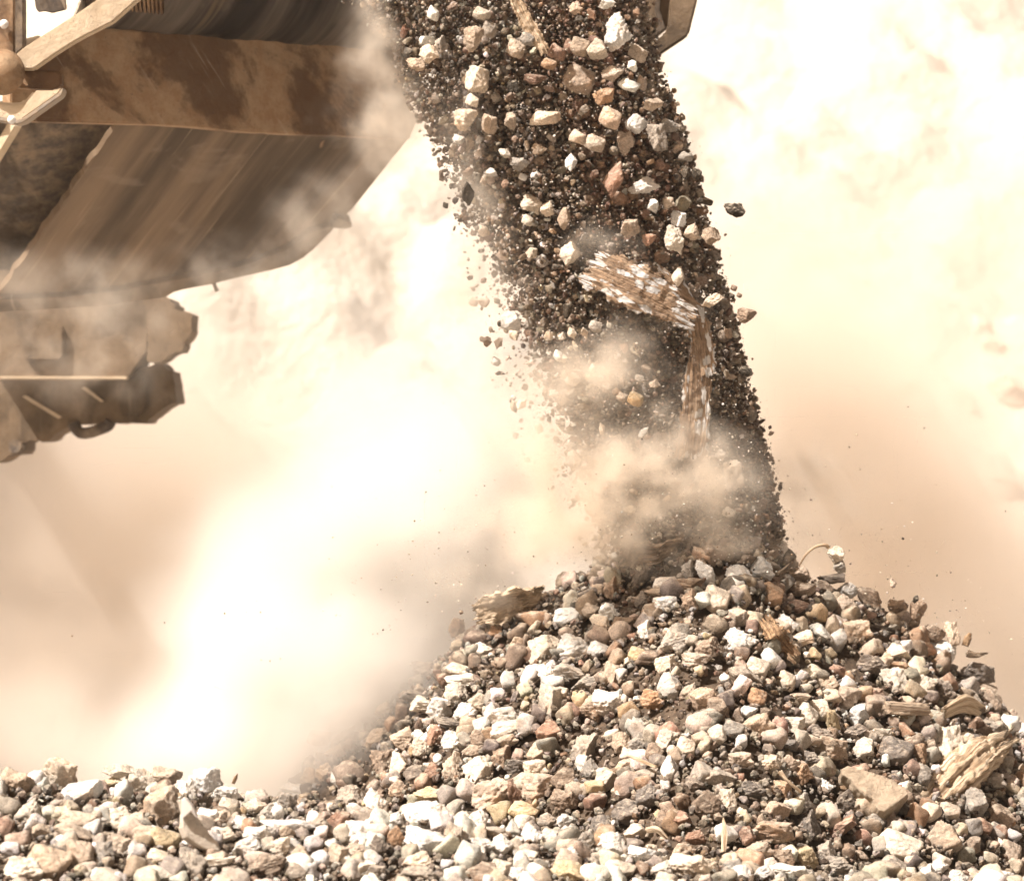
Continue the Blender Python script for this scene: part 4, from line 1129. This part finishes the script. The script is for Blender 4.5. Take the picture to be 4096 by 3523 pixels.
# sunlit plate piled with dust behind the brace
f = [P(18, -8, .2), P(84, -8, .2), P(70, 26, .02), P(18, 52, -.02)]
bm_obj("dust_shelf", prism(f, [p + Vector((.01, .03, -.02)) for p in f], .002), simple_stone("caked_dust", (.62, .52, .4), (.78, .7, .58), 30, .01), conv)
pane("mud_patch", px1((190, -20), (360, -20), (368, 50), (290, 70), (245, 60), (210, 66), (195, 40)), M_DARKSTEEL, -.03, .01, .002)
pane("bracket_plate", px1((60, 395), (110, 388), (300, 388), (338, 400), (340, 470), (300, 492), (60, 480)), M_STEEL, -.08, .05, .004)
pane("gusset", px1((345, 478), (330, 520), (120, 668), (90, 678), (-20, 652), (-20, 560), (60, 566), (130, 560), (185, 497), (300, 498)), M_PALE, -.14, .05, .006)
pane("gusset_edge", px1((-20, 640), (90, 662), (130, 648), (335, 505), (345, 480), (352, 490), (340, 525), (135, 672), (95, 684), (-20, 664)), M_BOLT, -.16, .06, .003)
def disc(name, px, py, y, r, h, mat, seg=40, parent=conv, bev=.003):
    bm = bmesh.new()
    bmesh.ops.create_cone(bm, cap_ends=True, segments=seg, radius1=r, radius2=r, depth=h)
    bmesh.ops.bevel(bm, geom=[e for e in bm.edges if abs(e.verts[0].co.z - e.verts[1].co.z) < 1e-6], offset=bev, segments=3, affect='EDGES')
    bmesh.ops.transform(bm, matrix=Matrix.Translation(P(px, py, y)) @ Matrix.Rotation(math.radians(90), 4, 'X') @ Matrix.Rotation(.2, 4, 'Y'), verts=bm.verts)
    return bm_obj(name, bm, mat, parent, seg > 8)
hub = disc("pivot_hub", 2, 72, -.14, .055, .05, M_STEEL, 48, bev=.008)
def subdisc(name, *a, **k):
    o = disc(name, *a, **k); return o
subdisc("washer", 1.8, 70, -.19, .028, .012, M_BOLT)
subdisc("bolt_or_lit_hole", 1.0, 69.5, -.21, .016, .025, M_BOLT, seg=6, bev=.002)
pane("hub_arm", px1((-30, 300), (60, 345), (85, 400), (105, 440), (98, 470), (70, 500), (-30, 520)), M_STEEL, -.125, .03, .008)
disc("bolt_or_lit_hole", 4, 24, -.07, .011, .02, simple_stone("painted_hole_light", (.8, .78, .75), (.86, .84, .82), 10, .0005), 24, bev=.003)  # pale disc standing in for the bright hole in the post
disc("bolt_or_lit_hole", 11.5, 119.5, -.19, .010, .02, simple_stone("painted_light_spot", (.8, .78, .75), (.86, .84, .82), 10, .0005), 24, bev=.003)  # pale disc painted as the spot of light showing through here

for bx_, by_ in ((66, 44), (66, 110), (196, 48), (196, 118), (300, 54), (300, 124)):
    disc("beam_bolt", bx_, by_, dax(bx_) - .008, .0085, .014, M_STEEL, 6, bev=.0015)
pane("weld_seam", [(196.5 + .4 * math.sin(k * 2.1), 32 + k * 4) for k in range(24)] + [(199 + .4 * math.sin(k * 1.7), 32 + k * 4) for k in range(23, -1, -1)], M_STEEL, lambda x: dax(x) - .004, .006, .0008)
pane("wear_strip", px1((1100, 196), (1850, 218), (1850, 232), (1100, 209)), M_DARKSTEEL, lambda x: dax(x) - .01, .01, .001)

def nest(child, par):
    """make a part of a thing a sub-part, keeping where it stands"""
    root = child.parent
    child.parent = par
    child.matrix_parent_inverse = Matrix.Translation(-Vector(root.location))
for o_ in list(conv.children):
    if o_.name.startswith("washer") or (o_.name == "bolt_or_lit_hole"): nest(o_, hub)
    if o_.name.startswith(("beam_bolt", "beam_flange", "weld_seam", "wear_strip")): nest(o_, beam)
    if o_.name == "belt_edge": nest(o_, retb)

# end plate on the far side of the stream
endp = pane("end_plate", [(600, -20), (674, -20), (673, 8), (668, 27), (646, 45), (636, 53), (612, 40)], M_MACHINE, .55, .05, .004)
pane("end_plate_lip", [(672, -20), (700, -20), (697.5, 0), (689, 34), (686, 37), (650, 61), (640, 52), (664, 34), (668, 26)], M_MACHINE, .50, .035, .006)
pane("inner_lip", [(658, -20), (662, -20), (660, 10), (666, 28), (642, 44), (639, 40), (660, 26), (655, 10)], M_DARKSTEEL, .53, .02, .002)

# ------------------------------------------------------------------ crusher body lower down, behind the dust
crush = empty("crusher_body", P(60, 360, 2.0), "dust-veiled brown machine body with a stepped ragged outline below the conveyor", "machine")
def px4(*p): return [(x * .579 / 4, 250 + y * .579 / 4) for x, y in p]
pane("upper_housing", px4((-40, 300), (500, 310), (1000, 330), (1140, 318), (1170, 330), (1175, 355), (1205, 370), (1210, 405), (1130, 470), (1020, 480), (1010, 700), (960, 760), (880, 880), (-40, 880)), M_MACHINE, 1.9, .3, .0, parent=crush, jag=.6)
pane("side_box", px4((1015, 420), (1215, 408), (1330, 440), (1325, 560), (1300, 608), (1270, 635), (1272, 660), (1250, 700), (1190, 712), (1110, 770), (1020, 770)), M_MACHINE, 1.82, .2, .0, parent=crush, jag=.8)
low = pane("lower_housing", px4((-40, 884), (880, 884), (960, 820), (1110, 775), (1150, 825), (1190, 835), (1200, 900), (1222, 1040), (1218, 1055), (1180, 1060), (1110, 1110), (1060, 1150), (1030, 1165), (1020, 1190), (760, 1192), (500, 1200), (400, 1260), (325, 1318), (290, 1325), (270, 1310), (200, 1310), (165, 1330), (162, 1380), (140, 1410), (60, 1415), (30, 1440), (-40, 1470)), M_MACHINE, 2.0, .25, .0, parent=crush, jag=.9)
pane("stiffener", px4((150, 1010), (180, 1000), (430, 1150), (400, 1162)), M_PALE, 1.99, .02, .002, parent=crush)
pane("stiffener", px4((560, 950), (590, 940), (720, 1040), (700, 1050)), M_PALE, 1.99, .02, .002, parent=crush)
pane("top_flange", px4((-40, 868), (880, 870), (872, 892), (-40, 890)), M_PALE, 1.87, .06, .003, parent=crush)
pane("grease_cover", px4((180, 520), (420, 520), (440, 540), (440, 740), (420, 760), (180, 760), (160, 740), (160, 540)), M_MACHINE, 1.875, .04, .008, parent=crush)
pane("corner_bracket", px4((820, 900), (1000, 880), (1010, 1080), (960, 1150), (820, 1140)), M_MACHINE, 1.965, .05, .008, parent=crush)
f = [Vector((-5.5, 1.95, .45)), Vector((-2.45, 1.95, .45)), Vector((-2.45, 1.95, 2.5)), Vector((-5.5, 1.95, 2.9))]  # unseen box outside the frame, added to shade the dust at left
bm_obj("offscreen_shade_box", prism(f, [p + Vector((0, 2.6, 0)) for p in f], .02), M_MACHINE, crush)
k4 = lambda x, y, d=2.0: T4(x, y, d)
hose = bm_obj("hose", tube(catmull([k4(505, 1190), k4(520, 1225), k4(560, 1260), k4(620, 1258), k4(690, 1235), k4(745, 1212), k4(765, 1180)], 40), .018, 14), M_DARKSTEEL, crush, True)
bm_obj("hose_clamp", tube([k4(738, 1196, 1.98), k4(752, 1225, 1.98), k4(765, 1262, 1.98)], .016, 12), M_DARKSTEEL, crush, True)
bm_obj("hook", tube(catmull([k4(45, 1400), k4(30, 1450), k4(8, 1490), k4(-8, 1560)], 20), .022, 12), M_DARKSTEEL, crush, True)
pane("hook_plate", px4((60, 1300), (165, 1330), (160, 1392), (120, 1415), (60, 1412)), M_DARKSTEEL, 1.97, .05, .008, parent=crush)

# ------------------------------------------------------------------ boulders on the hillside
def boulder(px, py, y, wd, ht, seed, kind, label, tone='t'):
    k = (y + DIST) / DIST * PX
    c = P(px, py, y) + Vector((0, .04, -.03))
    o = link("hillside_boulder", ROCKS[kind][seed % NVAR[kind]], loc=c, label=label, cat="boulder", group="boulders on the hillside")
    o.scale = (wd / 2 * k, (wd + ht) / 4 * k, ht / 2 * k)
    o.rotation_euler = (.1 * seed, .15, .4 * seed)
    cc = [q * .6 + d * .4 for q, d in zip(TONE[tone][0], (.47, .42, .36))]; o.color = (*cc, 1)
def hill_depth(px, py):
    ys = np.linspace(9, 60, 900); k = (ys + DIST) / DIST * PX
    gap = CAMZ + (440 - py) * k - hill_h(((px - 512) * k)[None], ys[None])[0]
    i = np.where(gap < 0)[0]
    return float(ys[i[0]]) if len(i) else 40.
for i, (bx, by, bw, bh, kd, lb, tn) in enumerate([
    (1000, 352, 60, 34, 'a', "dim flat-topped boulder high on the hazy bank right of the stream", 't'),
    (980, 325, 36, 30, 'r', "small pale boulder above the flat-topped boulder on the hazy bank", 'c'),
    (1015, 322, 30, 26, 'a', "bright boulder at the picture edge on the hazy bank", 'w'),
    (1010, 395, 70, 44, 'a', "broad pale boulder below the flat-topped boulder on the bank", 'h'),
    (965, 400, 44, 36, 'p', "rounded tan boulder on the bank level with the broad pale one", 't'),
    (905, 395, 50, 36, 'p', "faint boulder nearest to the stream on the hazy bank", 't'),
    (1000, 500, 70, 60, 'p', "large brown boulder low on the bank in the thick dust", 'b'),
    (965, 545, 46, 60, 'a', "tall brown boulder beside the large low one in the dust", 'b')]):
    boulder(bx, by, hill_depth(bx, by), bw, bh, i + 2, kd, lb, tn)

# ------------------------------------------------------------------ dust in the air
DUST_COL = (.992, .968, .935)
def dust_cloud(name, label, lo, hi, voxel, blobs, density, nscale, seed, thr=.35, aniso=.25, col=DUST_COL, warp=.16, sharp=.35):
    """a real volume: soft overlapping puffs broken up by billowing noise, baked to a voxel grid"""
    ng = bpy.data.node_groups.new(name, 'GeometryNodeTree')
    ng.interface.new_socket("Geometry", in_out='OUTPUT', socket_type='NodeSocketGeometry')
    N = ng.nodes; L = ng.links
    out = N.new("NodeGroupOutput"); vc = N.new("GeometryNodeVolumeCube")
    vc.inputs["Min"].default_value = lo; vc.inputs["Max"].default_value = hi
    for i, ax in enumerate("XYZ"):
        vc.inputs["Resolution " + ax].default_value = max(8, int((hi[i] - lo[i]) / voxel))
    vc.inputs["Background"].default_value = 0
    pos = N.new("GeometryNodeInputPosition").outputs[0]
    def VM(op, a, b=None):
        q = N.new("ShaderNodeVectorMath"); q.operation = op
        for i, x in enumerate((a, b)):
            if x is None: continue
            if hasattr(x, 'is_output'): L.new(x, q.inputs[i])
            else: q.inputs[i].default_value = x
        return q
    def MA(op, a, b=None):
        q = N.new("ShaderNodeMath"); q.operation = op
        for i, x in enumerate((a, b)):
            if x is None: continue
            if hasattr(x, 'is_output'): L.new(x, q.inputs[i])
            else: q.inputs[i].default_value = x
        return q.outputs[0]
    def NO(vec, scale, detail, rough=.55, color=False):
        q = N.new("ShaderNodeTexNoise"); q.inputs["Scale"].default_value = scale; q.inputs["Detail"].default_value = detail; q.inputs["Roughness"].default_value = rough
        L.new(vec, q.inputs["Vector"]); return q.outputs[1 if color else 0]
    sh = VM('ADD', pos, (seed * 3.1, seed * 1.7, seed * .9)).outputs[0]
    wv = VM('SUBTRACT', NO(sh, nscale * .6, 3, color=True), (.5, .5, .5)).outputs[0]
    sc = N.new("ShaderNodeVectorMath"); sc.operation = 'SCALE'; L.new(wv, sc.inputs[0]); sc.inputs["Scale"].default_value = warp * 2
    wp = VM('ADD', pos, sc.outputs[0]).outputs[0]
    tot = None
    for (px, py, y, rx, rz, ry, wgt) in blobs:
        c = P(px, py, y); k = (y + DIST) / DIST * PX
        d = VM('DIVIDE', VM('SUBTRACT', wp, c[:]).outputs[0], (rx * k, ry, rz * k)).outputs[0]
        l = VM('LENGTH', d).outputs["Value"]
        m = N.new("ShaderNodeMapRange"); m.interpolation_type = 'SMOOTHSTEP'; L.new(l, m.inputs[0])
        m.inputs[1].default_value = 1.0; m.inputs[2].default_value = sharp * .3; m.inputs[3].default_value = 0; m.inputs[4].default_value = wgt
        tot = m.outputs[0] if tot is None else MA('ADD', tot, m.outputs[0])
    n1 = NO(sh, nscale, 7, .66)
    m = N.new("ShaderNodeMapRange"); m.interpolation_type = 'SMOOTHSTEP'; L.new(n1, m.inputs[0])
    m.inputs[1].default_value = thr; m.inputs[2].default_value = thr + .18; m.inputs[3].default_value = .06; m.inputs[4].default_value = 1
    L.new(MA('MULTIPLY', MA('MULTIPLY', tot, m.outputs[0]), density), vc.inputs["Density"])
    mt = bpy.data.materials.new(name); mt.use_nodes = True; nt = mt.node_tree; nt.nodes.clear()
    o_ = nt.nodes.new("ShaderNodeOutputMaterial"); pv = nt.nodes.new("ShaderNodeVolumePrincipled")
    pv.inputs["Color"].default_value = (*col, 1); pv.inputs["Anisotropy"].default_value = aniso
    pv.inputs["Density"].default_value = 1.0; pv.inputs["Density Attribute"].default_value = "density"
    nt.links.new(pv.outputs[0], o_.inputs["Volume"])
    sm = N.new("GeometryNodeSetMaterial"); sm.inputs["Material"].default_value = mt
    L.new(vc.outputs[0], sm.inputs[0]); L.new(sm.outputs[0], out.inputs[0])
    me = bpy.data.meshes.new(name); me.materials.append(mt)
    o = link(name, me, label=label, kind="stuff")
    md = o.modifiers.new("dust", 'NODES'); md.node_group = ng
    return o

# px, py, depth, radius x / z in picture pixels, radius in depth (m), weight
dust_cloud("dust_cloud", "thick white cloud of sunlit dust billowing left of the falling stream", (-1.75, -.75, -.02), (1.2, 2.2, 2.5), .022, [
    (370, 570, .22, 200, 180, .36, 3.4), (320, 670, .10, 190, 150, .36, 3.4), (270, 620, .35, 170, 150, .4, 1.4), (480, 460, .2, 130, 120, .3, 2.5),
    (230, 740, .15, 170, 100, .35, 1.8), (540, 560, .2, 110, 80, .2, .7), (70, 740, .5, 150, 100, .4, .3), (380, 400, .35, 110, 150, .3, .7),
    (430, 620, .15, 100, 70, .2, .35), (600, 540, .2, 90, 60, .2, .6), (500, 330, .3, 70, 150, .25, .5)],
    4.8, 3.8, 4, thr=.31, warp=.17)
dust_cloud("dust_veil", "thin veil of dust drifting in front of the stream and the conveyor", (-1.5, -.72, .55), (1.3, .35, 2.5), .0095, [
    (620, 490, -.32, 130, 100, .22, 1.6), (560, 430, -.3, 90, 120, .22, 1.3), (690, 480, -.3, 120, 66, .2, 1.6), (530, 520, -.3, 80, 60, .25, 1.1),
    (600, 370, -.3, 80, 60, .18, 1.2), (480, 290, -.25, 50, 150, .2, .9), (370, 40, -.12, 36, 130, .2, 1.1), (385, 130, -.1, 66, 80, .2, 1.1), (405, 120, .1, 40, 60, .2, 1.4),
    (330, 225, .1, 90, 80, .22, .45), (90, 285, .0, 190, 50, .25, .35), (250, 275, .05, 120, 55, .25, .25), (610, 240, -.28, 60, 40, .12, .7), (800, 500, .1, 130, 90, .3, .6),
    (650, 400, -.12, 95, 190, .2, .30), (480, 596, -.16, 60, 30, .12, .7), (590, 545, -.28, 90, 40, .15, 1.3), (720, 530, -.25, 90, 36, .15, .9), (70, 345, .2, 170, 90, .15, .42), (465, 240, -.2, 46, 190, .16, .6)],
    9.0, 8.5, 9, thr=.44, warp=.13, col=(.965, .895, .80))
dust_cloud("shade_toned_dust", "pale tan shade-toned dust hanging behind the stream over the far side of the heap", (-1.9, .6, 0), (3.2, 5.2, 3.6), .07, [
    (860, 470, 2.6, 260, 180, 1.6, 1.2), (960, 620, 2.2, 240, 170, 1.4, 1.6), (760, 330, 3, 160, 200, 1.5, .6), (60, 470, 3.4, 330, 200, 1.6, 1.2), (120, 640, 3.0, 300, 230, 1.5, 1.6), (950, 260, 3.6, 260, 200, 1.2, .4)],
    2.4, 1.6, 5, thr=.33, warp=.35, col=(.925, .86, .785))  # real dust, its tan darkened to imitate shade low on both sides

# the hazy air itself
hz = bpy.data.materials.new("haze"); hz.use_nodes = True; nt = hz.node_tree; nt.nodes.clear()
o_ = nt.nodes.new("ShaderNodeOutputMaterial"); pv = nt.nodes.new("ShaderNodeVolumePrincipled")
pv.inputs["Color"].default_value = (.97, .90, .80, 1); pv.inputs["Density"].default_value = .0015; pv.inputs["Anisotropy"].default_value = .3
nt.links.new(pv.outputs[0], o_.inputs["Volume"])
bm = bmesh.new(); bmesh.ops.create_cube(bm, size=1)
bmesh.ops.transform(bm, matrix=Matrix.Translation((0, 0, 4.6)) @ Matrix.Diagonal((520, 520, 11.4, 1)), verts=bm.verts)
bm_obj("haze", bm, hz, kind="stuff")

nest(bpy.data.objects["hose_clamp"], hose)
nest(bpy.data.objects["hook"], bpy.data.objects["hook_plate"])
